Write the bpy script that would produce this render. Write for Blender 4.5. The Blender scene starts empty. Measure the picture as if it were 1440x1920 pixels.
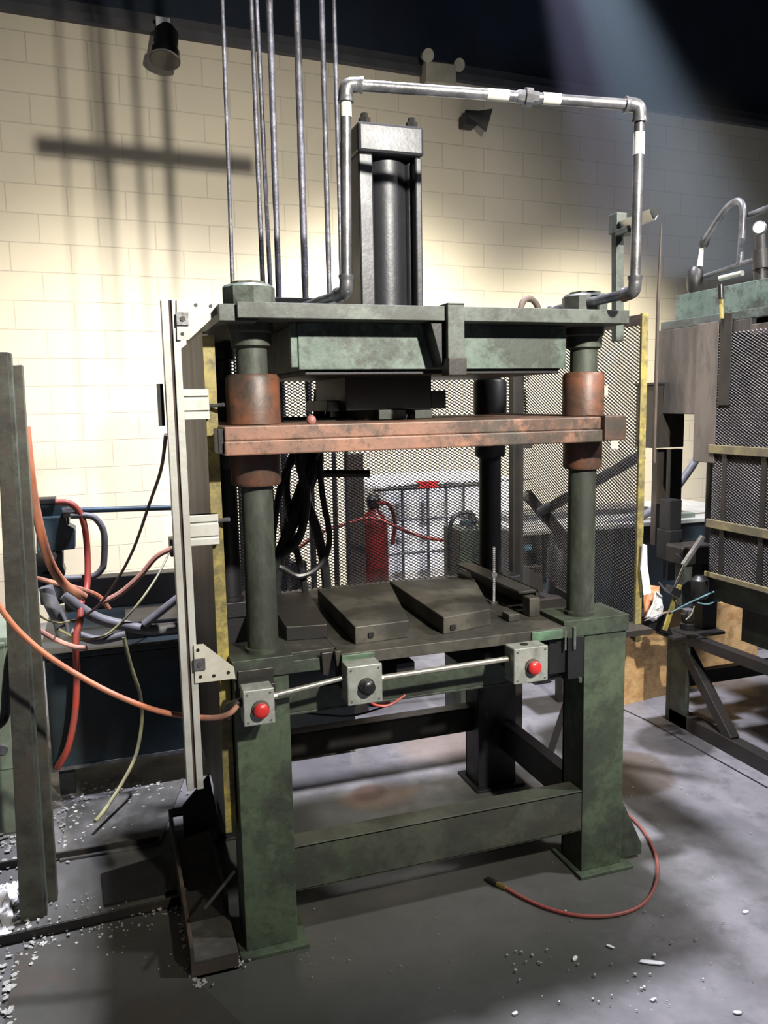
import bpy, math, random
import numpy as np
from mathutils import Vector, Matrix
random.seed(7)
rng = np.random.default_rng(5)
S = bpy.context.scene
COL = S.collection
PI = math.pi
R = math.radians

# ---------------------------------------------------------------- camera
FPX = 1515.0
YAW, PIT, ROL = 0.32568, 0.1344, -0.01867
EYE = Vector((0, 0, 1.6))
_f = Vector((math.sin(YAW)*math.cos(PIT), math.cos(YAW)*math.cos(PIT), -math.sin(PIT)))
_r0 = Vector((math.cos(YAW), -math.sin(YAW), 0))
_u0 = _r0.cross(_f)
_r = math.cos(ROL)*_r0 + math.sin(ROL)*_u0
_u = -math.sin(ROL)*_r0 + math.cos(ROL)*_u0
cam_data = bpy.data.cameras.new('camera')
cam = bpy.data.objects.new('camera', cam_data)
COL.objects.link(cam)
cam_data.sensor_fit = 'VERTICAL'
cam_data.sensor_height = 36.0
cam_data.sensor_width = 27.0
cam_data.lens = 36.0*FPX/1920.0
cam_data.clip_start = 0.05
cam.matrix_world = Matrix(((_r.x, _u.x, -_f.x, EYE.x), (_r.y, _u.y, -_f.y, EYE.y),
                           (_r.z, _u.z, -_f.z, EYE.z), (0, 0, 0, 1)))
S.camera = cam

# ---------------------------------------------------------------- look
S.view_settings.view_transform = 'Standard'
S.view_settings.look = 'None'
S.view_settings.gamma = 1.0
S.view_settings.use_curve_mapping = False
S.view_settings.exposure = 0.0
w = bpy.data.worlds.new('world'); S.world = w; w.use_nodes = True
w.node_tree.nodes['Background'].inputs[0].default_value = (0.45, 0.52, 0.62, 1)
w.node_tree.nodes['Background'].inputs[1].default_value = 0.035

def spot(name, loc, aim, power, col, size, blend, rad):
    d = bpy.data.lights.new(name, 'SPOT'); o = bpy.data.objects.new(name, d); COL.objects.link(o)
    o.location = loc
    o.rotation_euler = (Vector(aim)-Vector(loc)).to_track_quat('-Z', 'Y').to_euler()
    d.energy = power; d.color = col; d.spot_size = R(size); d.spot_blend = blend; d.shadow_soft_size = rad
    return o
# high-bay lamps above the frame; the rear and beam spots are added
spot('bay_lamp_front', (1.58, -1.2, 3.4), (0.75, 6.5, 0.95), 2000, (1.0, 0.95, 0.86), 66, 1.0, 0.07)
spot('bay_lamp_press', (1.15, 2.95, 5.8), (1.15, 2.9, 0), 2900, (0.88, 0.88, 1.0), 110, 0.6, 0.15)
spot('wall_fill_spot', (0.2, 4.5, 4.2), (-.1, 6.5, 0.2), 560, (1.0, 0.96, 0.85), 76, 1.0, 0.25)  # three spots added to brighten the lower back wall
spot('wall_fill_spot', (2.3, 4.6, 4.2), (2.3, 6.6, 0.5), 1350, (1.0, 0.96, 0.85), 80, 1.0, 0.25)
spot('wall_fill_spot', (4.4, 4.7, 4.2), (4.4, 6.8, 0.3), 1500, (1.0, 0.96, 0.85), 70, 1.0, 0.25)
spot('added_beam_spot', (2.91, 5.7, 6.15), (4.60, 5.7, 3.15), 24000, (0.58, 0.76, 1.0), 18, 1.0, 0.05)  # two spots added to draw the beam through the haze volume
spot('added_beam_spot', (2.91, 5.7, 6.15), (3.90, 5.7, 3.15), 13000, (0.62, 0.62, 1.0), 14, 1.0, 0.05)
spot('bay_lamp_right', (4.6, 0.6, 5.0), (2.8, 3.4, 0.8), 1300, (0.97, 0.96, 1.0), 75, 0.9, 0.2)

# ---------------------------------------------------------------- helpers
def _ray(px, py): return _f*FPX + _r*(px-720) - _u*(py-960)
def at(px, py, y): d = _ray(px, py); return EYE + d*((y-EYE.y)/d.y)
def atx(px, py, x): d = _ray(px, py); return EYE + d*((x-EYE.x)/d.x)
def atz(px, py, z): d = _ray(px, py); return EYE + d*((z-EYE.z)/d.z)
def ats(pts, y): return [at(a, b, y if not isinstance(y, (list, tuple)) else y[i]) for i, (a, b) in enumerate(pts)]

class MB:
    def __init__(s): s.v = []; s.f = []; s.sm = []
    def add(s, vs, fs, smooth=False):
        n = len(s.v); s.v += [tuple(v) for v in vs]
        s.f += [tuple(i+n for i in f) for f in fs]; s.sm += [smooth]*len(fs); return s
    def box(s, a, b, m=None):
        x0, y0, z0 = a; x1, y1, z1 = b
        vs = [Vector(p) for p in ((x0,y0,z0),(x1,y0,z0),(x1,y1,z0),(x0,y1,z0),(x0,y0,z1),(x1,y0,z1),(x1,y1,z1),(x0,y1,z1))]
        if m is not None: vs = [m @ v for v in vs]
        return s.add(vs, [(0,3,2,1),(4,5,6,7),(0,1,5,4),(1,2,6,5),(2,3,7,6),(3,0,4,7)])
    def cbox(s, c, size, m=None):
        c = Vector(c); h = Vector(size)/2
        if m is not None: return s.box(-h, h, Matrix.Translation(c) @ m)
        return s.box(c-h, c+h)
    def prism(s, poly, n):
        # poly: list of 3-D points (planar outline), n: extrusion vector
        k = len(poly); n = Vector(n)
        vs = [Vector(p) for p in poly] + [Vector(p)+n for p in poly]
        return s.add(vs, [tuple(range(k))[::-1], tuple(range(k, 2*k))] + [(i, (i+1) % k, k+(i+1) % k, k+i) for i in range(k)])
    def cyl(s, a, b, r, r2=None, n=20, caps=True):
        return s.tube([a, b], [r, r if r2 is None else r2], n, caps)
    def tube(s, pts, r, n=12, caps=True, smooth=True):
        P = [Vector(p) for p in pts]; k = len(P)
        rr = r if isinstance(r, (list, tuple)) else [r]*k
        T = [(P[min(i+1, k-1)]-P[max(i-1, 0)]).normalized() for i in range(k)]
        a = Vector((0, 0, 1)) if abs(T[0].z) < .9 else Vector((1, 0, 0))
        nrm = T[0].cross(a).normalized(); vs = []
        for i in range(k):
            nrm = (nrm - T[i]*nrm.dot(T[i])).normalized(); bn = T[i].cross(nrm)
            for j in range(n):
                t = 2*PI*j/n; vs.append(P[i] + (nrm*math.cos(t) + bn*math.sin(t))*rr[i])
        fs = [(i*n+j, i*n+(j+1) % n, (i+1)*n+(j+1) % n, (i+1)*n+j) for i in range(k-1) for j in range(n)]
        s.add(vs, fs, smooth)
        if caps:
            m0 = len(s.v)-k*n
            s.f += [tuple(m0+j for j in range(n))[::-1], tuple(m0+(k-1)*n+j for j in range(n))]; s.sm += [False, False]
        return s
    def lathe(s, c, prof, n=24, axis=(0, 0, 1)):
        c = Vector(c); ax = Vector(axis).normalized()
        a = Vector((1, 0, 0)) if abs(ax.x) < .9 else Vector((0, 1, 0))
        e1 = ax.cross(a).normalized(); e2 = ax.cross(e1)
        vs = [c + ax*h + (e1*math.cos(2*PI*j/n)+e2*math.sin(2*PI*j/n))*r for r, h in prof for j in range(n)]
        k = len(prof)
        s.add(vs, [(i*n+j, i*n+(j+1) % n, (i+1)*n+(j+1) % n, (i+1)*n+j) for i in range(k-1) for j in range(n)], True)
        m0 = len(s.v)-k*n
        s.f += [tuple(m0+j for j in range(n))[::-1], tuple(m0+(k-1)*n+j for j in range(n))]; s.sm += [False, False]
        return s
    def sphere(s, c, r, n=14, sc=(1, 1, 1)):
        c = Vector(c); prof = [(max(1e-4, math.sin(PI*i/8)), -math.cos(PI*i/8)) for i in range(9)]
        vs = [c+Vector((q*r*math.cos(2*PI*j/n)*sc[0], q*r*math.sin(2*PI*j/n)*sc[1], h*r*sc[2])) for q, h in prof for j in range(n)]
        return s.add(vs, [(i*n+j, i*n+(j+1) % n, (i+1)*n+(j+1) % n, (i+1)*n+j) for i in range(8) for j in range(n)], True)
    def build(s, name, mat, parent=None, bevel=0.0):
        me = bpy.data.meshes.new(name)
        vs = np.array(s.v, dtype=float)
        if parent is not None:
            org = Vector(parent['_o'])
        else:
            lo = vs.min(0); hi = vs.max(0); org = Vector(((lo[0]+hi[0])/2, (lo[1]+hi[1])/2, lo[2]))
        me.from_pydata([tuple(q) for q in (vs-np.array(org))], [], s.f)
        me.polygons.foreach_set('use_smooth', s.sm); me.update()
        if any(s.sm): me.set_sharp_from_angle(angle=R(38))
        me.materials.append(mat)
        o = bpy.data.objects.new(name, me); COL.objects.link(o)
        if parent is not None: o.parent = parent
        else: o.location = org
        o['_o'] = tuple(org)
        if bevel:
            b = o.modifiers.new('bevel', 'BEVEL'); b.width = bevel; b.segments = 2; b.limit_method = 'ANGLE'; b.angle_limit = R(40)
        return o

def tag(o, label, cat, group=None, kind=None):
    o['label'] = label; o['category'] = cat
    if group: o['group'] = group
    if kind: o['kind'] = kind
    return o
def thing(name, loc, label, cat, group=None):
    o = bpy.data.objects.new(name, None); COL.objects.link(o); o.location = loc; o.empty_display_size = .1
    o['_o'] = tuple(loc); return tag(o, label, cat, group)
def smooth_path(pts, n=6):
    P = [Vector(p) for p in pts]; out = []
    Q = [P[0]*2-P[1]] + P + [P[-1]*2-P[-2]]
    for i in range(1, len(Q)-2):
        a, b, c, d = Q[i-1:i+3]
        for k in range(n):
            t = k/n
            out.append(.5*((2*b)+(c-a)*t+(2*a-5*b+4*c-d)*t*t+(3*b-a-3*c+d)*t**3))
    out.append(P[-1]); return out
def hose(name, pts, r, mat, label=None, cat=None, parent=None, group=None, n=8, seg=6):
    o = MB().tube(smooth_path(pts, seg), r, n).build(name, mat, parent)
    if label: tag(o, label, cat, group)
    return o
def along(a, b):
    a = Vector(a); b = Vector(b); return (b-a)
def bar(mb, a, b, wx, wy, up=(0, 0, 1)):
    # rectangular bar from a to b, wx wide sideways, wy thick along up-ish
    a = Vector(a); b = Vector(b); t = (b-a).normalized(); u = Vector(up); s_ = t.cross(u).normalized(); u = s_.cross(t).normalized()
    poly = [a+s_*wx/2+u*wy/2, a-s_*wx/2+u*wy/2, a-s_*wx/2-u*wy/2, a+s_*wx/2-u*wy/2]
    return mb.prism(poly, b-a)

# ---------------------------------------------------------------- materials
def mat(name, c, c2=None, rough=.6, metal=0.0, scale=6.0, bump=.15, dirt=None, dirt_amt=.5, stretch=(1, 1, 1), spec=.5, detail=6, thr=(.42, .62), grime=0.0):
    m = bpy.data.materials.new(name); m.use_nodes = True; nt = m.node_tree; N = nt.nodes; L = nt.links
    b = N['Principled BSDF']; b.inputs['Roughness'].default_value = rough; b.inputs['Metallic'].default_value = metal
    b.inputs['Specular IOR Level'].default_value = spec
    tc = N.new('ShaderNodeTexCoord'); mp = N.new('ShaderNodeMapping'); mp.inputs['Scale'].default_value = stretch
    L.new(tc.outputs['Object'], mp.inputs[0])
    def noise(sc, d=detail, ro=.6):
        n = N.new('ShaderNodeTexNoise'); n.inputs['Scale'].default_value = sc; n.inputs['Detail'].default_value = d
        n.inputs['Roughness'].default_value = ro; L.new(mp.outputs[0], n.inputs['Vector']); return n
    def ramp(src, a, z):
        r = N.new('ShaderNodeMapRange'); r.inputs[1].default_value = a; r.inputs[2].default_value = z; L.new(src, r.inputs[0]); return r
    def mix(fac, A, B):
        x = N.new('ShaderNodeMix'); x.data_type = 'RGBA'; L.new(fac, x.inputs[0])
        for i, q in ((6, A), (7, B)):
            if isinstance(q, tuple): x.inputs[i].default_value = (*q, 1)
            else: L.new(q, x.inputs[i])
        return x.outputs[2]
    n1 = noise(scale); col = mix(ramp(n1.outputs[0], .4, .6).outputs[0], c, c2 or tuple(q*.75 for q in c))
    if dirt:
        n2 = noise(scale*.55, 8, .7); r2 = ramp(n2.outputs[0], thr[0], thr[1])
        mu = N.new('ShaderNodeMath'); mu.operation = 'MULTIPLY'; mu.inputs[1].default_value = dirt_amt; L.new(r2.outputs[0], mu.inputs[0])
        col = mix(mu.outputs[0], col, dirt)
    if grime:
        n4 = noise(3.1, 9, .75); r4 = ramp(n4.outputs[0], .48, .57)
        mu2 = N.new('ShaderNodeMath'); mu2.operation = 'MULTIPLY'; mu2.inputs[1].default_value = grime; L.new(r4.outputs[0], mu2.inputs[0])
        col = mix(mu2.outputs[0], col, (.016, .016, .013))
        n5 = noise(26, 6, .75); r5 = ramp(n5.outputs[0], .53, .62)
        mu3 = N.new('ShaderNodeMath'); mu3.operation = 'MULTIPLY'; mu3.inputs[1].default_value = grime*.7; L.new(r5.outputs[0], mu3.inputs[0])
        col = mix(mu3.outputs[0], col, (.022, .021, .017))
    L.new(col, b.inputs['Base Color'])
    n3 = noise(scale*8, 3)
    rr = N.new('ShaderNodeMapRange'); rr.inputs[3].default_value = max(0, rough-.12); rr.inputs[4].default_value = min(1, rough+.12)
    L.new(n1.outputs[0], rr.inputs[0]); L.new(rr.outputs[0], b.inputs['Roughness'])
    if bump:
        bp = N.new('ShaderNodeBump'); bp.inputs['Strength'].default_value = bump; bp.inputs['Distance'].default_value = .004
        L.new(n3.outputs[0], bp.inputs['Height']); L.new(bp.outputs[0], b.inputs['Normal'])
    m['_b'] = 1
    return m
M = {}
M['green'] = mat('green_paint', (.050, .070, .042), (.040, .056, .038), .55, scale=9, dirt=(.018, .018, .014), dirt_amt=.85, thr=(.45, .62), grime=0.7)
M['green_leg'] = mat('leg_green_paint', (.072, .100, .058), (.056, .080, .048), .6, scale=7, dirt=(.022, .022, .018), dirt_amt=.8, thr=(.5, .66), grime=0.55)
M['greygreen'] = mat('grey_green_paint', (.10, .122, .102), (.075, .09, .078), .55, scale=8, dirt=(.035, .035, .03), dirt_amt=.7, grime=0.65)
M['teal_green'] = mat('upper_beam_green', (.12, .16, .13), (.09, .12, .10), .55, scale=9, dirt=(.05, .09, .065), dirt_amt=.6, grime=0.75)
M['column'] = mat('oily_column_steel', (.052, .056, .050), (.036, .040, .034), .6, .1, scale=6, dirt=(.06, .09, .045), dirt_amt=.5, stretch=(1, 1, .35), grime=0.75)
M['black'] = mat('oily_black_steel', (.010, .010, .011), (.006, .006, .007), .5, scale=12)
M['darksteel'] = mat('dark_steel', (.028, .027, .025), (.018, .018, .018), .45, .3, scale=10, dirt=(.05, .035, .022), dirt_amt=.4)
M['bolster'] = mat('bolster_steel', (.085, .078, .062), (.055, .050, .040), .55, .15, scale=7, dirt=(.02, .02, .017), dirt_amt=.7, grime=0.6)
M['orange'] = mat('rusty_orange_paint', (.25, .122, .078), (.165, .088, .06), .5, scale=8, dirt=(.055, .045, .035), dirt_amt=.9, thr=(.5, .6), grime=0.7)
M['orange2'] = mat('rusty_brown_paint', (.17, .060, .030), (.10, .045, .026), .5, scale=10, dirt=(.03, .028, .022), dirt_amt=.8, grime=0.6)
M['cyl'] = mat('cylinder_steel', (.030, .031, .037), (.022, .023, .028), .4, .35, scale=7, dirt=(.02, .02, .022), dirt_amt=.5, grime=0.3)
M['galv'] = mat('galvanised_pipe', (.30, .30, .31), (.19, .19, .20), .38, .65, scale=14, dirt=(.06, .06, .065), dirt_amt=.6, grime=0.35)
M['stand'] = mat('drab_olive_paint', (.085, .088, .070), (.060, .064, .050), .55, scale=8, dirt=(.06, .038, .028), dirt_amt=.6, grime=0.5)
M['olive'] = mat('lower_rail_olive', (.062, .066, .046), (.045, .050, .036), .55, scale=7, dirt=(.05, .09, .045), dirt_amt=.5, thr=(.55, .68), grime=.45)  # darker olive used on the front lower rail
M['band'] = mat('faded_yellow_band', (.24, .20, .09), (.16, .13, .07), .6, scale=10, dirt=(.08, .07, .05), dirt_amt=.7)
M['brownlight'] = mat('streaked_grey_sheet', (.155, .130, .108), (.10, .085, .072), .5, .15, scale=5, dirt=(.03, .026, .024), dirt_amt=.75, stretch=(1, 1, .25), grime=.35)
M['rod'] = mat('dusty_rod', (.20, .20, .22), (.12, .12, .14), .4, .5, scale=22, dirt=(.045, .045, .055), dirt_amt=.6, bump=.6)
M['alu'] = mat('aluminium_extrusion', (.60, .60, .55), (.50, .50, .46), .42, .35, scale=6, dirt=(.35, .33, .26), dirt_amt=.4, grime=0.12)
M['plate_light'] = mat('pale_zinc_plate', (.62, .60, .50), (.52, .50, .42), .5, .2, scale=7, dirt=(.35, .32, .24), dirt_amt=.4, grime=0.12)
M['slot'] = mat('slot_dark_brown', (.05, .03, .025), None, .8)  # dark brown strip down the rail slot
M['yellow'] = mat('worn_yellow_paint', (.40, .32, .07), (.27, .22, .07), .55, scale=10, dirt=(.13, .11, .06), dirt_amt=.8, grime=0.6)
M['brown'] = mat('greasy_brown_sheet', (.085, .068, .050), (.055, .045, .035), .5, .2, scale=5, dirt=(.02, .018, .016), dirt_amt=.8, stretch=(1, 1, .3), grime=0.4)
M['mesh'] = mat('expanded_metal', (.045, .038, .032), (.028, .024, .022), .5, .3, scale=9)
M['box'] = mat('grey_enclosure', (.36, .38, .34), (.28, .30, .27), .45, .25, scale=12, dirt=(.16, .15, .12), dirt_amt=.6, grime=0.25)
M['red'] = mat('red_plastic', (.55, .03, .03), (.45, .02, .02), .35, scale=8, bump=0)
M['blackp'] = mat('black_plastic', (.012, .012, .012), None, .35, bump=0)
M['conduit'] = mat('bright_conduit', (.62, .60, .50), (.5, .48, .4), .28, .8, scale=10)
M['blue'] = mat('dark_blue_paint', (.020, .042, .058), (.014, .028, .040), .45, scale=5, dirt=(.014, .013, .012), dirt_amt=.75, grime=0.5)
M['bluepump'] = mat('blue_valve_paint', (.035, .075, .095), (.025, .05, .065), .45, scale=14, dirt=(.02, .025, .03), dirt_amt=.5)
M['bluepipe'] = mat('blue_grey_pipe', (.07, .11, .16), (.05, .08, .11), .45, .2, scale=8)
M['greyhose'] = mat('grey_conduit_hose', (.17, .17, .185), (.12, .12, .13), .55, scale=14)
M['ohose'] = mat('orange_rubber', (.50, .16, .07), (.38, .13, .07), .5, scale=9, dirt=(.38, .26, .2), dirt_amt=.5, bump=0)
M['rhose'] = mat('red_rubber', (.42, .06, .04), (.32, .07, .05), .5, scale=9, bump=0)
M['pinkhose'] = mat('dusty_pink_rubber', (.52, .27, .20), (.42, .20, .15), .6, scale=9, bump=0)
M['ywire'] = mat('yellow_cable', (.35, .33, .15), (.18, .17, .11), .5, scale=12, bump=0)
M['bwire'] = mat('brown_cable', (.13, .07, .055), None, .5, bump=0)
M['bhose'] = mat('black_rubber', (.012, .012, .013), (.02, .02, .022), .4, scale=15)
M['osb'] = mat('strand_board', (.74, .46, .20), (.52, .29, .12), .75, scale=16, dirt=(.85, .60, .30), dirt_amt=.6, stretch=(1, 1, 1.4), bump=.4, grime=0.25)
M['white'] = mat('white_plastic', (.80, .80, .80), (.74, .74, .76), .5, scale=4, bump=0)
M['cloth'] = mat('white_rag', (.75, .75, .74), (.62, .62, .63), .8, scale=9)
M['rust'] = mat('rusty_skid', (.09, .06, .045), (.055, .045, .036), .7, scale=10, dirt=(.03, .03, .028))
M['ext'] = mat('red_enamel', (.24, .016, .013), (.16, .012, .010), .3, scale=6, dirt=(.06, .03, .025), dirt_amt=.6, grime=0.6)
M['brass'] = mat('brass_fitting', (.45, .35, .12), None, .35, .8, scale=12)
M['tape'] = mat('paper_tape', (.62, .60, .52), None, .8, bump=0)
M['cabgreen'] = mat('pale_green_cabinet', (.20, .25, .19), (.17, .21, .16), .5, scale=5, dirt=(.10, .10, .07), dirt_amt=.5)
M['chip'] = mat('metal_shavings', (.55, .55, .50), (.35, .35, .32), .4, .3, scale=30)
M['trim'] = mat('wall_cap_steel', (.05, .05, .055), None, .6)
M['navy'] = mat('navy_roof_deck', (.012, .022, .040), (.009, .015, .028), .8, scale=1.5, bump=0)
M['chrome'] = mat('chrome', (.6, .6, .6), None, .15, 1.0, bump=0)
M['lens'] = mat('lamp_glass', (.09, .085, .07), None, .12, .3, bump=0)
M['cream'] = mat('cream_box', (.40, .37, .28), None, .6, scale=6)

def wall_mat():
    m = bpy.data.materials.new('painted_block_wall'); m.use_nodes = True; nt = m.node_tree; N = nt.nodes; L = nt.links
    b = N['Principled BSDF']; b.inputs['Roughness'].default_value = .62; b.inputs['Specular IOR Level'].default_value = .35
    tc = N.new('ShaderNodeTexCoord'); sp = N.new('ShaderNodeSeparateXYZ'); cb = N.new('ShaderNodeCombineXYZ')
    L.new(tc.outputs['Object'], sp.inputs[0]); L.new(sp.outputs[0], cb.inputs[0]); L.new(sp.outputs[2], cb.inputs[1])
    mp = N.new('ShaderNodeMapping'); mp.inputs['Location'].default_value = (.18, .064, 0); L.new(cb.outputs[0], mp.inputs[0])
    br = N.new('ShaderNodeTexBrick'); L.new(mp.outputs[0], br.inputs['Vector'])
    br.inputs['Color1'].default_value = (.63, .555, .415, 1); br.inputs['Color2'].default_value = (.595, .53, .40, 1)
    br.inputs['Mortar'].default_value = (.49, .44, .34, 1)
    br.inputs['Scale'].default_value = 1; br.inputs['Mortar Size'].default_value = .0045; br.inputs['Mortar Smooth'].default_value = .4
    br.inputs['Brick Width'].default_value = .406; br.inputs['Row Height'].default_value = .203
    n = N.new('ShaderNodeTexNoise'); n.inputs['Scale'].default_value = 1.3; n.inputs['Detail'].default_value = 5; L.new(mp.outputs[0], n.inputs['Vector'])
    r = N.new('ShaderNodeMapRange'); r.inputs[1].default_value = .35; r.inputs[2].default_value = .75; r.inputs[3].default_value = 0; r.inputs[4].default_value = .35
    L.new(n.outputs[0], r.inputs[0])
    x = N.new('ShaderNodeMix'); x.data_type = 'RGBA'; L.new(r.outputs[0], x.inputs[0]); L.new(br.outputs[0], x.inputs[6]); x.inputs[7].default_value = (.43, .39, .31, 1)
    L.new(x.outputs[2], b.inputs['Base Color'])
    inv = N.new('ShaderNodeMath'); inv.operation = 'SUBTRACT'; inv.inputs[0].default_value = 1; L.new(br.outputs['Fac'], inv.inputs[1])
    n2 = N.new('ShaderNodeTexNoise'); n2.inputs['Scale'].default_value = 40; L.new(mp.outputs[0], n2.inputs['Vector'])
    a = N.new('ShaderNodeMath'); a.operation = 'MULTIPLY_ADD'; L.new(n2.outputs[0], a.inputs[0]); a.inputs[1].default_value = .12; L.new(inv.outputs[0], a.inputs[2])
    bp = N.new('ShaderNodeBump'); bp.inputs['Strength'].default_value = .55; bp.inputs['Distance'].default_value = .006
    L.new(a.outputs[0], bp.inputs['Height']); L.new(bp.outputs[0], b.inputs['Normal'])
    return m

def floor_mat():
    m = bpy.data.materials.new('oily_concrete'); m.use_nodes = True; nt = m.node_tree; N = nt.nodes; L = nt.links
    b = N['Principled BSDF']
    tc = N.new('ShaderNodeTexCoord'); g = N.new('ShaderNodeNewGeometry')
    def noise(sc, d=7, ro=.62):
        n = N.new('ShaderNodeTexNoise'); n.inputs['Scale'].default_value = sc; n.inputs['Detail'].default_value = d; n.inputs['Roughness'].default_value = ro
        L.new(g.outputs['Position'], n.inputs['Vector']); return n.outputs[0]
    def rng_(s, a, z, lo=0., hi=1.):
        r = N.new('ShaderNodeMapRange'); r.inputs[1].default_value = a; r.inputs[2].default_value = z; r.inputs[3].default_value = lo; r.inputs[4].default_value = hi
        r.interpolation_type = 'SMOOTHSTEP'; L.new(s, r.inputs[0]); return r.outputs[0]
    def mix(fac, A, B):
        x = N.new('ShaderNodeMix'); x.data_type = 'RGBA'; L.new(fac, x.inputs[0])
        for i, q in ((6, A), (7, B)):
            if isinstance(q, tuple): x.inputs[i].default_value = (*q, 1)
            else: L.new(q, x.inputs[i])
        return x.outputs[2]
    def mul(a, c):
        x = N.new('ShaderNodeMath'); x.operation = 'MULTIPLY'; L.new(a, x.inputs[0])
        if isinstance(c, float): x.inputs[1].default_value = c
        else: L.new(c, x.inputs[1])
        return x.outputs[0]
    def blob(cx, cy, rx, ry, edge=.25, wob=.5, sc=5):
        sub = N.new('ShaderNodeVectorMath'); sub.operation = 'SUBTRACT'; L.new(g.outputs['Position'], sub.inputs[0]); sub.inputs[1].default_value = (cx, cy, 0)
        dv = N.new('ShaderNodeVectorMath'); dv.operation = 'DIVIDE'; L.new(sub.outputs[0], dv.inputs[0]); dv.inputs[1].default_value = (rx, ry, 1)
        ln = N.new('ShaderNodeVectorMath'); ln.operation = 'LENGTH'; L.new(dv.outputs[0], ln.inputs[0])
        ad = N.new('ShaderNodeMath'); ad.operation = 'MULTIPLY_ADD'; L.new(noise(sc, 4), ad.inputs[0]); ad.inputs[1].default_value = wob; L.new(ln.outputs['Value'], ad.inputs[2])
        return rng_(ad.outputs[0], 1+wob/2+edge, 1+wob/2-edge)
    col = mix(rng_(noise(2.2), .35, .68), (.125, .122, .128), (.215, .205, .215))
    col = mix(rng_(noise(11), .48, .68, 0, .6), col, (.10, .10, .10))
    col = mix(mul(rng_(noise(70, 2), .70, .74), .5), col, (.42, .42, .40))
    col = mix(mul(blob(.75, 2.35, 1.05, .72, .2), .85), col, (.06, .062, .052))      # oily ground; the dark colour also deepens the press's cast shadow
    col = mix(mul(blob(-.2, 2.2, .7, 1.1, .3), .6), col, (.06, .062, .052))
    col = mix(mul(blob(1.98, 2.82, .26, .22, .12, .6), .7), col, (.085, .062, .038))  # brown puddle
    col = mix(mul(blob(2.45, 3.0, .20, .18, .15), .8), col, (.03, .028, .025))
    col = mix(mul(blob(1.50, 3.35, .30, .22, .3, 1.2), .45), col, (.30, .21, .14))
    col = mix(mul(blob(.96, 2.98, .16, .10, .3, 1.2), .55), col, (.21, .14, .10))
    col = mix(mul(blob(.93, 3.02, .07, .07, .35, .8), .7), col, (.075, .04, .035))
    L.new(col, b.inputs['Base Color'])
    rg = rng_(noise(3.5), .35, .65, .30, .62); L.new(rg, b.inputs['Roughness'])
    bp = N.new('ShaderNodeBump'); bp.inputs['Strength'].default_value = .25; bp.inputs['Distance'].default_value = .006
    L.new(noise(25, 8), bp.inputs['Height']); L.new(bp.outputs[0], b.inputs['Normal'])
    return m

def struct(mb, name, m):
    o = mb.build(name, m); o['kind'] = 'structure'; return o

# ---------------------------------------------------------------- room
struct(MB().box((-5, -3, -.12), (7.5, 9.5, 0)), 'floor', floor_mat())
WA = 0.0751; W0 = 6.5
Wm = Matrix.Translation((0, W0, 0)) @ Matrix.Rotation(WA, 4, 'Z')
def wall_obj(mb, name, m):
    o = mb.build(name, m); o.data.transform(Matrix.Translation(o.location)); o.location = (0, 0, 0); o['_o'] = (0, 0, 0)
    o.matrix_world = Wm; return o
o = wall_obj(MB().box((-5, 0, 0), (7.5, .25, 4.32)), 'wall_back', wall_mat()); o['kind'] = 'structure'
o = wall_obj(MB().box((-5, .08, 4.33), (7.5, .25, 7.6)), 'wall_upper', M['navy']); o['kind'] = 'structure'
o = wall_obj(MB().box((-5, -.06, 4.30), (7.5, .06, 4.36)).box((-5, -.02, 4.36), (7.5, .07, 4.44)), 'trim_1', M['trim']); o['kind'] = 'structure'
struct(MB().box((-5, -3, 7.5), (7.5, 7.5, 7.6)), 'ceiling', M['navy'])
def wp(px, py, off=0.0):
    n = Vector((-math.sin(WA), math.cos(WA), 0)); p0 = Vector((0, W0, 0)) - n*off
    d = _ray(px, py); return EYE + d*(n.dot(p0-EYE)/n.dot(d))

# ---------------------------------------------------------------- the press
press = thing('hydraulic_press', (.93, 2.6, 0), 'four-column hydraulic press with green legs, rust-orange moving platen and black cylinder on top', 'press')
XL, XR, YF, YB = .29, 1.58, 2.2, 3.02
def part(mb, name, m, parent=press, bevel=.002): return mb.build(name, M[m] if isinstance(m, str) else m, parent, bevel)
# legs (channels with a front face and two webs)
def leg(x0, x1, y0, y1, ztop, mname, gus=0):
    mb = MB()
    mb.box((x0, y0, .012), (x1, y0+.014, ztop)).box((x0, y0+.014, .012), (x0+.012, y1, ztop)).box((x1-.012, y0+.014, .012), (x1, y1, ztop))
    mb.box((x0, y1-.014, .012), (x1, y1, ztop))
    mb.box((x0-.02, y0-.03, 0), (x1+.03, y1+.04, .012))
    if gus:
        mb.prism([(x1, y0+.02, .012), (x1+.10, y0+.02, .012), (x1+.10, y0+.02, .05), (x1, y0+.02, .26)], (0, .012, 0))
    return part(mb, 'leg', mname)
leg(.292, .446, 2.20, 2.33, .86, 'green_leg')
leg(1.428, 1.585, 2.21, 2.34, .875, 'green_leg', 1)
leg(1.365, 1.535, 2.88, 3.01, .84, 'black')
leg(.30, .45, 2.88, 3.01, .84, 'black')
# lower rails
part(MB().box((.446, 2.212, .160), (1.428, 2.222, .300)).box((.446, 2.212, .293), (1.428, 2.285, .302)).box((.446, 2.212, .158), (1.428, 2.285, .166)), 'lower_rail', 'olive')
part(MB().box((.45, 2.94, .235), (1.365, 2.955, .335)).box((.45, 2.94, .329), (1.365, 3.0, .337)), 'lower_rail', 'darksteel')
part(MB().box((1.47, 2.34, .16), (1.52, 2.88, .28)), 'lower_rail', 'black')
part(MB().box((.33, 2.33, .16), (.38, 2.88, .28)), 'lower_rail', 'black')
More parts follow.
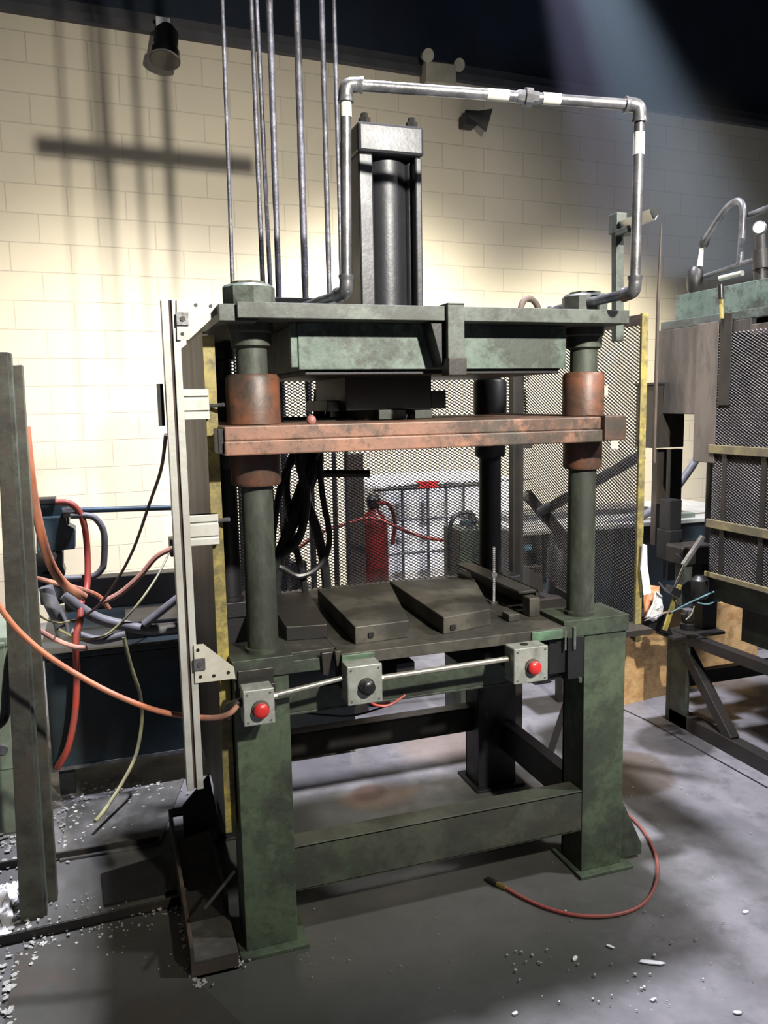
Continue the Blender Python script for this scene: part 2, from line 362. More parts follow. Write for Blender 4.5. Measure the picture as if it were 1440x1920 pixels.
# upper aprons
part(MB().box((.446, 2.262, .695), (1.428, 2.275, .765)).box((.446, 2.262, .687), (1.428, 2.33, .695)), 'apron', 'green')
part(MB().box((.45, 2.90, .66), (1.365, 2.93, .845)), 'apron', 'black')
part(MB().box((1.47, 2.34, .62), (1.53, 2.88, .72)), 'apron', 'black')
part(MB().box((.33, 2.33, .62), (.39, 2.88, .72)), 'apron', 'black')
part(MB().box((.80, 2.275, .70), (.86, 2.90, .80)).box((1.10, 2.275, .70), (1.16, 2.90, .80)), 'cross_member', 'black')
# table
tb = MB().box((.60, 2.19, .845), (1.345, 3.02, .88)).box((.45, 2.26, .845), (.60, 3.02, .88))
part(tb, 'table', 'bolster')
part(MB().box((.447, 2.205, .835), (.555, 2.26, .872)), 'table_lug', 'green')
mint = mat('chipped_mint_paint', (.10, .19, .11), (.07, .12, .075), .5, scale=22, dirt=(.04, .045, .035), dirt_amt=.6)
for x0_, x1_ in ((.60, .70), (1.22, 1.33)): part(MB().box((x0_, 2.182, .846), (x1_, 2.19, .877)), 'paint_patch', mint)
# corner pads that carry the columns
def pad(x0, x1, y0, y1, m='green'): part(MB().box((x0, y0, .84), (x1, y1, .895)), 'column_pad', m)
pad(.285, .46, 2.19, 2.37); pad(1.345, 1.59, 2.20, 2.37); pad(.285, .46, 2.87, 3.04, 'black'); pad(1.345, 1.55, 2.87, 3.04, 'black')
part(MB().box((.30, 2.183, .80), (.40, 2.19, .868)), 'cover_plate', 'darksteel')
part(MB().box((1.36, 2.20, .70), (1.42, 2.34, .84)).box((1.30, 2.215, .72), (1.36, 2.30, .835)), 'corner_block', 'black')
part(MB().box((1.345, 2.195, .80), (1.352, 2.215, .865)).box((1.375, 2.19, .80), (1.384, 2.21, .875)), 'shim', 'greygreen')
for x, y in ((.388, 2.27), (1.447, 2.27), (.388, 2.95), (1.452, 2.95)):
    fr = y < 2.5
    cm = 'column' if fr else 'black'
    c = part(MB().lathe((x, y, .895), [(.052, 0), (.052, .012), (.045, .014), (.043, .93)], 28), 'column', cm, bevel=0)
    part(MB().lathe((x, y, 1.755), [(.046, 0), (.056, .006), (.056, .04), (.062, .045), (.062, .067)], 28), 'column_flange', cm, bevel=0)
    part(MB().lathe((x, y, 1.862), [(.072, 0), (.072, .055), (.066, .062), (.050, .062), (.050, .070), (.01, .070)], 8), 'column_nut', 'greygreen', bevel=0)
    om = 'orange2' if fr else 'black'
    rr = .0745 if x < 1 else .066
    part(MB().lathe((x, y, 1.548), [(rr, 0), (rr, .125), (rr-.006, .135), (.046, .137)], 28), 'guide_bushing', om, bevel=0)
    part(MB().lathe((x, y, 1.375), [(.046, 0), (rr-.010, .002), (rr-.004, .012), (rr-.004, .10)], 28), 'guide_bushing', om, bevel=0)
# moving platen: upper and lower plates with a ledge
pl = MB().box((.285, 2.125, 1.508), (1.42, 3.03, 1.546)).box((.283, 2.115, 1.470), (1.42, 3.03, 1.508))
plt_ = part(pl, 'moving_platen', 'orange', bevel=.004)
part(MB().box((1.42, 2.105, 1.473), (1.495, 3.03, 1.55)), 'platen_end', 'orange2', bevel=.004)
part(MB().box((.268, 2.13, 1.475), (.283, 2.22, 1.54)), 'platen_switch_cam', 'black')
part(MB().sphere((.535, 2.2, 1.556), .014), 'grease_plug', mat('pink_plug', (.35, .15, .13), None, .5))
# ram and its flange
part(MB().box((.70, 2.42, 1.578), (.985, 2.80, 1.70)), 'ram_flange', 'black')
part(MB().box((.985, 2.42, 1.578), (1.035, 2.80, 1.635)), 'ram_stop', 'black')
part(MB().box((.66, 2.50, 1.575), (.70, 2.78, 1.61)), 'ram_stop', 'black')
part(MB().lathe((.88, 2.62, 1.546), [(.17, 0), (.17, .035), (.11, .04), (.11, .07)], 24), 'ram', 'black', bevel=0)
part(MB().box((.80, 2.40, 1.548), (.89, 2.45, 1.578)).box((.92, 2.40, 1.548), (.98, 2.45, 1.575)), 'ram_clamp', 'green')
# top plate, crown beam, strap
part(MB().box((.33, 2.115, 1.822), (1.505, 3.03, 1.862)).box((.285, 2.13, 1.815), (.385, 3.03, 1.858)), 'top_plate', 'greygreen')
cb = MB().box((.505, 2.20, 1.694), (1.34, 2.22, 1.822)).box((.485, 2.205, 1.70), (.505, 2.23, 1.822)).box((.505, 2.86, 1.694), (1.34, 2.88, 1.822))
cb.box((.505, 2.22, 1.694), (.525, 2.86, 1.822)).box((1.32, 2.22, 1.694), (1.34, 2.86, 1.822))
part(cb, 'crown_beam', 'teal_green')
part(MB().box((.525, 2.215, 1.68), (1.325, 2.86, 1.70)), 'crown_base', 'black')
part(MB().prism([(.865, 2.199, 1.822), (.92, 2.199, 1.822), (.92, 2.199, 1.70), (.90, 2.199, 1.70)], (0, -.07, 0)), 'crown_gusset', 'black')
part(MB().box((.905, 2.098, 1.70), (.955, 2.115, 1.868)).box((.905, 2.098, 1.862), (.955, 2.3, 1.87)).box((.905, 2.115, 1.70), (.955, 2.20, 1.715)), 'strap', 'greygreen')
part(MB().box((.903, 2.09, 1.672), (.958, 2.14, 1.72)), 'strap_foot', 'darksteel')
# hydraulic cylinder on the crown
cx, cy = .895, 2.60
cyl = part(MB().lathe((cx, cy, 1.87), [(.082, 0), (.082, .50)], 40), 'cylinder_barrel', 'cyl', bevel=0)
part(MB().box((cx-.125, cy-.125, 1.862), (cx+.115, cy+.125, 1.895)), 'cylinder_base', 'cyl', cyl, .004)
part(MB().box((cx-.118, cy-.118, 2.365), (cx+.100, cy+.100, 2.455)), 'end_cap', 'cyl', cyl, .01)
for sx in (-1, 1):
    for sy in (-1, 1):
        part(MB().cyl((cx-.008+sx*.078, cy-.008+sy*.05, 1.89), (cx-.008+sx*.078, cy-.008+sy*.05, 2.37), .013, n=14), 'tie_rod', 'cyl', cyl, 0)
        part(MB().lathe((cx-.008+sx*.078, cy-.008+sy*.078, 2.455), [(.019, 0), (.019, .018), (.012, .02), (.012, .032)], 6), 'tie_rod_nut', 'darksteel', cyl, 0)
part(MB().box((cx-.115, cy-.108, 1.895), (cx-.068, cy+.09, 2.365)), 'side_plate', 'cyl', cyl, .005)
part(MB().box((cx+.072, cy-.108, 1.895), (cx+.095, cy+.09, 2.365)), 'side_plate', 'cyl', cyl, .005)
# lifting eye on the top plate
le = at(994, 577, 2.45)
part(MB().tube([(le.x+.035*math.cos(t), 2.45+.01*math.sin(t), 1.875+.05*max(0, math.sin(t))+.01) for t in [PI*i/14 for i in range(15)]], .0105, 10), 'lifting_eye', 'rust', bevel=0)
# overhead hydraulic pipe loop
A = Vector((.567, 2.45, 1.885)); B = Vector((.637, 2.172, 1.900)); Cc = at(648, 158, 2.172); D = at(1200, 198, 2.016); E_ = Vector((1.450, 2.016, 1.900)); F_ = Vector((1.41, 2.40, 1.890))
loop = thing('overhead_pipe', (1.0, 2.15, 1.87), 'galvanised pipe loop arching high over the black cylinder on the press', 'pipe')
def pipe(mb, a, b, r=.0145): return mb.cyl(a, b, r, n=16)
for a, b in ((A, B), (B, Cc), (Cc, D), (D, E_), (E_, F_)):
    MB().cyl(a, b, .0145, n=18).build('pipe_run', M['galv'], loop)
for p, q1, q2 in ((B, A, Cc), (Cc, B, D), (D, Cc, E_), (E_, D, F_)):
    d1 = (q1-p).normalized(); d2 = (q2-p).normalized()
    pts = smooth_path([p+d1*.045, p+d1*.022, p+(d1+d2)*.005, p+d2*.022, p+d2*.045], 4)
    rr = [.0215 if i in (0, 1, len(pts)-1, len(pts)-2) else .019 for i in range(len(pts))]
    MB().tube(pts, rr, 16).build('elbow', M['galv'], loop)
un = at(988, 183, 2.08); ud = (D-Cc).normalized()
MB().lathe(Cc+ud*(un-Cc).length, [(.016, -.03), (.019, -.02), (.019, -.008), (.026, -.007), (.026, .012), (.018, .013), (.018, .03)], 8, ud).build('union', M['galv'], loop)
for px, wd in ((935, .03), (1030, .025)):
    q = at(px, 183, 2.08); c0 = Cc+ud*(q-Cc).length
    MB().cyl(c0-ud*wd, c0+ud*wd, .0158, n=14).build('paper_label', M['tape'], loop)
q = D.lerp(E_, .20); MB().cyl(q+Vector((0, 0, .03)), q-Vector((0, 0, .03)), .0155, n=14).build('paper_label', M['tape'], loop)
q = Cc.lerp(B, .09); MB().cyl(q+Vector((0, 0, .035)), q-Vector((0, 0, .035)), .0155, n=14).build('paper_label', M['tape'], loop)
for p in (A, F_): MB().lathe(p-Vector((0, 0, .025)), [(.02, 0), (.02, .035), (.016, .04)], 8).build('pipe_end_fitting', M['galv'], loop)
# black hoses hanging at the back-left of the press
hz = [[(640, 690), (625, 760), (585, 860), (545, 970), (520, 1080), (510, 1190)], [(660, 700), (640, 780), (590, 850), (572, 920), (596, 1000), (612, 1090), (610, 1190)],
      [(690, 700), (650, 800), (560, 840), (538, 900), (548, 1000), (570, 1090), (575, 1190)], [(610, 740), (570, 830), (530, 900), (512, 1000), (505, 1100), (500, 1190)],
      [(600, 730), (596, 830), (590, 880), (560, 960), (528, 1030), (516, 1100), (530, 1190)], [(628, 720), (612, 800), (600, 860), (605, 930), (618, 1010), (600, 1060), (560, 1080), (520, 1062), (500, 1085), (498, 1190)],
      [(575, 800), (560, 860), (575, 930), (560, 1010), (520, 1050), (510, 1120), (515, 1190)]]
for k, pp in enumerate(hz):
    hose('hydraulic_hose', ats(pp, 2.98-.015*k), (.019, .019, .013, .013, .022, .012, .016)[k], M['bhose'], parent=press)
hose('hydraulic_hose', ats([(700, 712), (676, 760), (640, 770), (610, 800), (590, 860)], 2.88), .014, M['bhose'], parent=press)
part(MB().cbox(at(575, 850, 2.97), (.12, .05, .08)), 'hose_manifold', 'black')
part(MB().cyl(at(560, 888, 2.98), at(692, 888, 2.98), .015), 'cross_pipe', 'darksteel', bevel=0)
part(MB().cyl(at(530, 790, 2.5), at(660, 790, 2.5), .014), 'cross_pipe', 'black', bevel=0)

# push-button boxes on the front
def ctrl(px0, py0, px1, py1, bt, label):
    a = at(px0, py0, 2.1); b = at(px1, py1, 2.1); x0, x1 = a.x, b.x; z1, z0 = a.z-.012, b.z+.004
    s = part(MB().box((x0, 2.10, z0), (x1, 2.16, z1)), 'control_box', 'box', bevel=.004); s['label'] = label
    part(MB().box((x0-.001, 2.094, z0-.001), (x1+.001, 2.104, z1+.001)), 'box_lid', 'box', s, .003)
    for sx in (x0+.01, x1-.01):
        for sz in (z0+.01, z1-.01): part(MB().lathe((sx, 2.094, sz), [(.003, 0), (.003, .002)], 8, (0, -1, 0)), 'lid_screw', 'chrome', s, 0)
    cx_, cz_ = (x0+x1)/2+.003, (z0+z1)/2-.004
    part(MB().lathe((cx_, 2.094, cz_), [(.024, 0), (.024, .006), (.019, .008)], 24, (0, -1, 0)), 'button_collar', 'darksteel' if bt == 'blackp' else 'rust', s, 0)
    part(MB().lathe((cx_, 2.087, cz_), [(.014, 0), (.014, .006), (.021, .008), (.021, .014), (.017, .019), (.008, .0215)], 24, (0, -1, 0)), 'push_button', bt, s, 0)
    if px0 > 900: part(MB().lathe(((x0+x1)/2-.005, 2.13, z1), [(.012, 0), (.012, .002)], 16), 'knockout', 'darksteel', s, 0)
    return (x0, x1, z0, z1)
b1 = ctrl(455, 1288, 515, 1356, 'red', 'grey control box with red button on the left leg')
b2 = ctrl(650, 1243, 716, 1316, 'blackp', 'grey control box with black button')
b3 = ctrl(963, 1210, 1025, 1276, 'red', 'grey control box with red button at the right')
for q0, q1 in (((.31, 2.16, .75), (.40, 2.2, .83)), ((.60, 2.16, .77), (.68, 2.262, .84)), ((1.13, 2.16, .77), (1.21, 2.262, .84))): part(MB().box(q0, q1), 'box_bracket', 'darksteel')
part(MB().tube([(b1[1], 2.13, .805), (b2[0], 2.13, .83)], .0075, 12), 'conduit_tube', M['conduit'], bevel=0)
part(MB().tube([(b2[1], 2.13, .815), (b3[0], 2.13, .822)], .0085, 12), 'conduit_tube', M['conduit'], bevel=0)
for b_, z in ((b1[1], .805), (b2[1], .815)):
    part(MB().cyl((b_, 2.13, z), (b_+.014, 2.13, z), .010, n=8), 'conduit_nut', M['conduit'], bevel=0)
part(MB().tube(smooth_path([(b1[0], 2.13, .80), (b1[0]-.02, 2.13, .795), (b1[0]-.035, 2.14, .785), (b1[0]-.04, 2.145, .755)], 4), .013, 12), 'cable_gland', 'darksteel', bevel=0)
part(MB().tube(smooth_path(ats([(560, 1335), (600, 1340), (660, 1342), (720, 1325), (760, 1305)], 2.35), 5), .003, 6), 'sagging_wire', 'blackp', bevel=0)
part(MB().tube(smooth_path(ats([(690, 1312), (705, 1322), (730, 1322), (760, 1303)], 2.25), 5), .004, 6), 'sagging_wire', M['rhose'], bevel=0)
part(MB().prism([at(603, 1225, 2.19), at(624, 1222, 2.19), at(616, 1268, 2.19), at(606, 1266, 2.19)], (0, .02, 0)), 'clamp_finger', 'darksteel')
part(MB().prism([at(628, 1222, 2.19), at(640, 1220, 2.19), at(633, 1262, 2.19)], (0, .02, 0)), 'clamp_finger', 'bolster')
# bent flange feet on the right column pad side
part(MB().cyl((1.40, 2.19, .69), (1.40, 2.19, .705), .006), 'bolt', 'galv', bevel=0)

# ---------------------------------------------------------------- tooling lying on the table
def block(name, pts_top, z0, z1, m, label, cat, group=None, holes=()):
    b = thing(name, (sum(p[0] for p in pts_top)/len(pts_top), sum(p[1] for p in pts_top)/len(pts_top), z0), label, cat, group)
    MB().prism([(x, y, z0) for x, y in pts_top], (0, 0, z1-z0)).build('block_body', M[m], b, .003)
    for (x, y, z) in holes: MB().box((x-.008, y-.004, z-.007), (x+.008, y+.003, z+.007)).build('bolt_hole', M['black'], b)
    return b
block('steel_block', [(.665, 2.262), (.842, 2.272), (.962, 2.80), (.685, 2.80)], .88, .935, 'bolster', 'flat tapered steel block in the middle of the press table, left of the black gap', 'steel block', holes=[(.715, 2.262, .905)])
block('steel_block', [(.952, 2.26), (1.135, 2.30), (1.275, 2.72), (.968, 2.82)], .88, .935, 'bolster', 'wide steel block on the right half of the press table, right of the black gap', 'steel block', holes=[(.985, 2.262, .90)])
block('steel_plate', [(.48, 2.38), (.605, 2.36), (.655, 2.80), (.50, 2.82)], .88, .925, 'darksteel', 'dark low steel plate at the left end of the press table', 'steel plate')
ch = MB().box((1.29, 2.40, .88), (1.365, 2.93, .886)).box((1.355, 2.40, .886), (1.365, 2.93, .955)).box((1.29, 2.40, .945), (1.365, 2.93, .955))
tag(ch.build('steel_channel', M['darksteel'], None, .002), 'dark steel channel lying front to back at the right end of the press table', 'channel')
tag(MB().box((1.295, 2.335, .88), (1.335, 2.385, .945)).build('steel_block', M['bolster'], None, .003), 'small upright rusty steel cube standing in front of the steel channel on the table', 'steel block')
tag(MB().box((1.205, 2.31, .88), (1.245, 2.36, .905)).build('steel_block', M['bolster'], None, .003), 'smallest low steel cube at the right front of the table, left of the upright cube', 'steel block')
rd = MB(); pts = [(1.27+.002*math.sin(i), 2.55, .88+i*.004) for i in range(52)]
rd.tube([(1.27, 2.55, .88+i*.0035) for i in range(60)], [.0062 if i % 2 else .0048 for i in range(60)], 8)
tr = thing('threaded_rod', (1.27, 2.55, .88), 'thin grey threaded rod standing upright on the right side of the press table', 'threaded rod')
rd.build('rod_shaft', M['galv'], tr)
MB().lathe((1.27, 2.55, .98), [(.011, 0), (.011, .012)], 6).build('hex_nut', M['galv'], tr)
MB().lathe((1.27, 2.55, .88), [(.014, 0), (.014, .006)], 6).build('base_nut', M['galv'], tr)

# ---------------------------------------------------------------- expanded metal
def exp_mesh(name, fn, U, V, sw, sh, mname, parent, hole=None, th=.0036):
    # fn(u, v) -> point on the sheet, fn_n normal; diamonds sw x sh
    mb = MB(); vs = []; fs = []
    nu = int(U/(sw/2)); nv = int(V/sh)
    o_ = fn(0, 0); eu = (fn(1, 0)-o_).normalized(); ev = (fn(0, 1)-o_).normalized(); nn = eu.cross(ev)
    for j in range(nv+1):
        for sgn in (1, -1):
            for i in range(nu):
                u0, u1 = i*sw/2, (i+1)*sw/2
                c = j*sh
                v0 = c + (sh/2*.5)*(sgn if i % 2 else -sgn)
                v1 = c + (sh/2*.5)*(-sgn if i % 2 else sgn)
                v0 += sh/4*sgn; v1 += sh/4*sgn
                if min(v0, v1) < 0 or max(v0, v1) > V: continue
                if hole and hole((u0+u1)/2, (v0+v1)/2): continue
                k = len(vs)
                for (u, v) in ((u0, v0), (u1, v1)):
                    p = o_+eu*u+ev*v
                    vs.append(p-ev*th*.5-nn*th*.5); vs.append(p+ev*th*.5+nn*th*.5)
                fs.append((k, k+2, k+3, k+1))
    mb.add(vs, fs)
    o = mb.build(name, M[mname], parent)
    sm = o.modifiers.new('solid', 'SOLIDIFY'); sm.thickness = .0012
    return o

# rear guard panel behind the press
YR = 3.12
rg = thing('mesh_guard', (1.05, YR, 0), 'expanded metal guard panel across the back of the press between the rear columns', 'guard panel')
def fr_(u, v): return Vector((.36+u, YR, .86+v))
def rhole(u, v):
    x, z = .36+u, .86+v
    return x > 1.66 and z < 1.42
exp_mesh('expanded_mesh', fr_, 1.37, .94, .0225, .0125, 'mesh', rg, rhole)
fm = MB().box((.34, YR-.015, .03), (.37, YR+.02, 1.82)).box((.34, YR-.015, 1.79), (1.74, YR+.02, 1.82)).box((.37, YR-.015, .83), (1.66, YR+.02, .86))
fm.build('panel_frame', M['darksteel'], rg, .002)
MB().box((1.625, YR-.04, .02), (1.675, YR, 1.82)).build('panel_post', M['darksteel'], rg, .002)
MB().box((1.675, YR-.02, 1.395), (1.73, YR+.02, 1.42)).build('panel_tab', M['darksteel'], rg, .002)

# right side guard panel
XG = 1.76
sg = thing('mesh_guard', (XG, 2.75, 0), 'expanded metal side guard with a worn yellow front edge, at the right of the press', 'guard panel')
y0 = 2.378
def fs_(u, v): return Vector((XG, 2.39+u, .76+v))
def shole(u, v):
    y, z = 2.39+u, .76+v
    if z < .76+.10*(y-2.3): return True
    for (hy, hz_, r_) in ((2.62, 1.63, .022), (2.55, 1.43, .02), (3.22, 1.665, .02)):
        if abs(y-hy) < r_*1.3 and abs(z-hz_) < r_*.8: return True
    return False
exp_mesh('expanded_mesh', fs_, .87, 1.09, .024, .0125, 'mesh', sg, shole)
MB().box((XG-.022, y0-.008, .735), (XG+.004, y0+.004, 1.885)).box((XG, y0, .735), (XG+.006, y0+.03, 1.885)).build('edge_strip', M['yellow'], sg, .001)
MB().box((XG-.003, y0+.004, 1.85), (XG+.012, 3.25, 1.885)).build('top_strip', M['rust'], sg)
bar(MB(), (XG, y0, .745), (XG, 2.95, .80), .012, .03).build('bottom_strip', M['black'], sg)
MB().prism([at(1206, 1020, y0-.03), at(1213, 1022, y0-.03), at(1214, 1060, y0-.03), at(1221, 1112, y0-.03), at(1207, 1116, y0-.03), at(1202, 1070, y0-.03)], (0, .006, 0)).build('white_strip', M['white'], sg)
MB().box((1.50, 3.2, 1.80), (XG, 3.22, 1.84)).build('mounting_arm', M['darksteel'], sg)
MB().box((1.585, 2.30, .78), (XG, 2.40, .80)).build('mounting_arm', M['darksteel'], sg)
tag(MB().cyl(at(1012, 962, 3.05), atx(1205, 852, XG+.25), .022, n=14).build('black_pipe', M['bhose']), 'black tube slanting up behind the yellow-edged side guard', 'pipe')
tag(bar(MB(), at(986, 925, 3.2), at(1060, 1010, 3.2), .03, .045).build('brace_bar', M['darksteel']), 'short dark brace bar slanting down behind the front right column', 'bar')

# left side guard (solid greasy sheet with yellow front edge)
lg = thing('side_guard', (.27, 2.65, 0), 'greasy brown sheet guard with worn yellow front edge along the left side of the press', 'guard panel')
MB().box((.258, 2.27, .36), (.264, 3.02, 1.80)).build('guard_sheet', M['brown'], lg)
MB().box((.255, 2.255, .36), (.287, 2.268, 1.79)).build('edge_strip', M['yellow'], lg, .001)
MB().box((.255, 2.2, .87), (.289, 2.23, .885)).box((.264, 2.9, 1.0), (.335, 2.92, 1.03)).build('guard_tab', M['darksteel'], lg)

# aluminium light-curtain rail
rail = thing('aluminium_rail', (.165, 2.2, .55), 'tall slotted aluminium rail held by two pale gusset plates left of the press', 'rail')
ztop, zbot = 1.872, .545
ra = at(332, 570, 2.2); rb = at(352, 1472, 2.2)
x0r = (ra.x+rb.x)/2-.022; x1r = x0r+.044
rm = MB().box((x0r, 2.18, zbot), (x0r+.018, 2.225, ztop)).box((x0r+.026, 2.18, zbot), (x1r, 2.225, ztop)).box((x0r+.018, 2.19, zbot), (x0r+.026, 2.225, ztop))
rm.build('rail_profile', M['alu'], rail, .001)
MB().box((x0r+.0182, 2.188, zbot+.001), (x0r+.0258, 2.19, ztop-.001)).build('rail_slot', M['slot'], rail)
MB().box((x0r-.02, 2.21, 1.55), (x0r-.004, 2.23, 1.66)).build('sensor_head', M['darksteel'], rail)
def gusset(pl, hl, sq):
    g_ = MB().prism([at(*p, 2.178) for p in pl], (0, -.006, 0)).build('gusset_plate', M['plate_light'], rail)
    for h in hl:
        q = at(*h, 2.172); MB().lathe(q, [(.0048, 0), (.0048, .0012)], 12, (0, -1, 0)).build('hole', M['black'], g_)
    q = at(*sq, 2.172); MB().cbox(q+Vector((0, -.003, 0)), (.03, .006, .032)).build('square_washer', M['galv'], g_)
    MB().lathe(q+Vector((0, -.006, 0)), [(.007, 0), (.007, .004)], 6, (0, -1, 0)).build('bolt_head', M['rust'], g_)
gusset([(331, 562), (407, 565), (407, 588), (354, 637), (332, 638)], [(367, 572), (395, 574), (342, 626)], (342, 598))
gusset([(363, 1209), (381, 1207), (438, 1250), (441, 1271), (366, 1280)], [(371, 1219), (376, 1269), (401, 1267), (428, 1261)], (374, 1245))
def cross(z0, z1, x1_, m):
    h = z1-z0; a = x1r+.002; e = MB()
    e.box((a, 2.228, z0), (x1_, 2.262, z0+h*.22)).box((a, 2.228, z0+h*.30), (x1_, 2.262, z0+h*.70)).box((a, 2.228, z0+h*.78), (x1_, 2.262, z1)).box((a, 2.236, z0), (x1_, 2.262, z1))
    e.build('cross_extrusion', M[m], rail, .001)
cross(1.565, 1.645, .262, 'alu'); cross(1.222, 1.305, .272, 'alu')
MB().cyl((.272, 2.245, 1.285), (.30, 2.22, 1.29), .006).cyl((.262, 2.245, 1.60), (.30, 2.22, 1.603), .005).build('fixing_bolt', M['galv'], rail)

# ---------------------------------------------------------------- tall rods behind the press
rods = [(417, 437, .0085, 'leftmost thin rod of the tall row behind the press, rising beside the left column nut'),
        (471, 494, .010, 'second tall rod from the left, close against the third behind the press'),
        (481, 508, .009, 'third tall rod from the left, close against the second behind the press'),
        (505, 523, .013, 'thick tall rod just left of the thickest one behind the press'),
        (556, 573, .0145, 'thickest bright tall rod in the middle of the row behind the press'),
        (603, 618, .0115, 'tall rod between the thickest rod and the left leg of the overhead pipe'),
        (626, 641, .0085, 'thin tall rod nearest the overhead pipe, partly hidden behind it')]
for k, (xa, xb, r_, lb) in enumerate(rods):
    yy = 3.42 + .04*(k % 3)
    top = at(xa, 0, yy); bot = at(xb, 560, yy)
    t_ = (top-bot)/(top.z-bot.z)
    a_ = bot + t_*(7.45-bot.z); b_ = bot + t_*(.62-bot.z)
    n_ = 90; pts = [b_.lerp(a_, i/n_) for i in range(n_+1)]
    rr = [r_*(1+.10*random.uniform(-1, 1)) for _ in pts]
    tag(MB().tube(pts, rr, 10).build('tall_rod', M['rod']), lb, 'rod', 'tall rods behind the press')
tag(MB().box((.42, 3.36, 3.39), (1.36, 3.40, 3.47)).build('streak_shadow_bar', M['darksteel']), 'unseen bar added above the picture to cast the horizontal streak on the wall', 'strut')  # added out of view so its shadow makes the wall streak
sb = MB().box((.58, 3.345, 2.005), (1.06, 3.385, 2.035))
tag(sb.build('rod_clamp_bar', M['darksteel'], None, .002), 'dark horizontal bar tying the tall rods together just above the top plate', 'bar')

# ---------------------------------------------------------------- bracket arm on the right end of the top plate
ta = thing('bracket_arm', tuple(at(1158, 640, 2.42)), 'grey-green upright with a bright trough arm, rising from the right end of the top plate', 'bracket')
pb, pt = at(1158, 640, 2.42), at(1158, 425, 2.42)
bar(MB(), pb, pt, .030, .030, (0, 1, 0)).build('upright', M['greygreen'], ta, .002)
hd = at(1158, 420, 2.42)
MB().cbox(hd, (.040, .05, .065)).build('head_block', M['greygreen'], ta, .003)
a0, a1 = at(1168, 424, 2.40), at(1244, 394, 2.10)
dr = (a1-a0); side = Vector((.022, .004, 0))
MB().prism([a0-side+Vector((0, 0, .012)), a0+side+Vector((0, 0, .012)), a0+side*.3-Vector((0, 0, .018)), a0-side*.3-Vector((0, 0, .018))], dr*.8).build('trough', M['alu'], ta, .001)
MB().add([a0+dr*.8-side+Vector((0, 0, .012)), a0+dr*.8+side+Vector((0, 0, .012)), a0+dr*.8-Vector((0, 0, .018)), a1+Vector((0, 0, .012))], [(0, 1, 3), (0, 3, 2), (1, 2, 3), (0, 2, 1)]).build('trough_tip', M['alu'], ta)
MB().cbox(a0+dr*.12-Vector((0, 0, .022)), (.045, .07, .02)).build('arm_clamp', M['greygreen'], ta, .002)
tag(MB().tube([at(1240, 420, 2.15), at(1234, 560, 2.15), at(1226, 868, 2.15)], [.002, .0055, .0055], 8).build('hanging_rod', M['rust']), 'thin rusty rod hanging down from the tip of the trough arm', 'rod')
tag(bar(MB(), at(1066, 1306, 2.99), at(1022, 1440, 2.96), .045, .006, (1, 0, 0)).build('flat_bar', M['darksteel']), 'grey flat bar leaning on the rear of the press near the right rear leg', 'bar')

# ---------------------------------------------------------------- left steel frame
lf = thing('steel_stand', (-.2, 2.7, 0), 'dark green angle-iron stand with two upright posts at the left edge of the picture', 'stand')
MB().prism([at(-12, 660, 2.60), at(14, 660, 2.60), at(84, 1738, 2.60), at(38, 1742, 2.60)], (0, .012, 0)).build('upright', M['stand'], lf, .002)
MB().prism([at(14, 660, 2.61), at(20, 662, 2.61), at(90, 1736, 2.61), at(84, 1738, 2.61)], (0, .045, 0)).build('upright_flange', M['greygreen'], lf, .001)
MB().prism([at(13, 686, 2.68), at(41, 684, 2.68), at(108, 1690, 2.68), at(84, 1694, 2.68)], (0, .012, 0)).prism([at(38, 684, 2.682), at(41, 684, 2.682), at(108, 1690, 2.682), at(104, 1690, 2.682)], (0, .05, 0)).build('upright', M['stand'], lf, .002)
def floor_rail(p, q, wd, h, nm='base_rail', m='darksteel'):
    a = atz(*p, 0); b = atz(*q, 0); t = (b-a).normalized(); s_ = Vector((-t.y, t.x, 0))*wd
    MB().prism([a, b, b+s_, a+s_], (0, 0, .008)).prism([a, b, b+s_*.15, a+s_*.15], (0, 0, h)).build(nm, M[m], lf, .001)
floor_rail((-40, 1786), (338, 1699), .05, .034)
floor_rail((-40, 1640), (300, 1582), .05, .030)
tag(MB().prism([atz(190, 1642, .004), atz(305, 1606, .004), atz(332, 1672, .004), atz(196, 1700, .004)], (0, 0, .008)).build('floor_plate', M['black']), 'small flat black patch between the two base rails of the left stand', 'plate')  # thin black patch laid flat between the rails
tag(MB().prism([atz(112, 1616, .003), atz(300, 1584, .003), atz(345, 1462, .003), atz(128, 1512, .003)], (0, 0, .006)).build('floor_plate', mat('grey_floor_plate', (.16, .155, .145), (.10, .10, .092), .5, .2, scale=6, dirt=(.025, .025, .022), dirt_amt=.8)), 'worn grey plate on the floor in front of the blue tank, under the aluminium rail', 'plate')
tag(MB().prism([atz(30, 1790, .0), atz(345, 1706, .0), atz(368, 1840, .0), atz(520, 1990, 0), atz(0, 1990, 0)], (0, 0, .007)).build('floor_plate', mat('brown_floor_plate', (.075, .072, .062), (.055, .056, .048), .5, .2, scale=5, dirt=(.11, .06, .038), dirt_amt=.45, thr=(.52, .7))), 'large oily brown steel plate on the floor at the bottom left corner', 'plate')

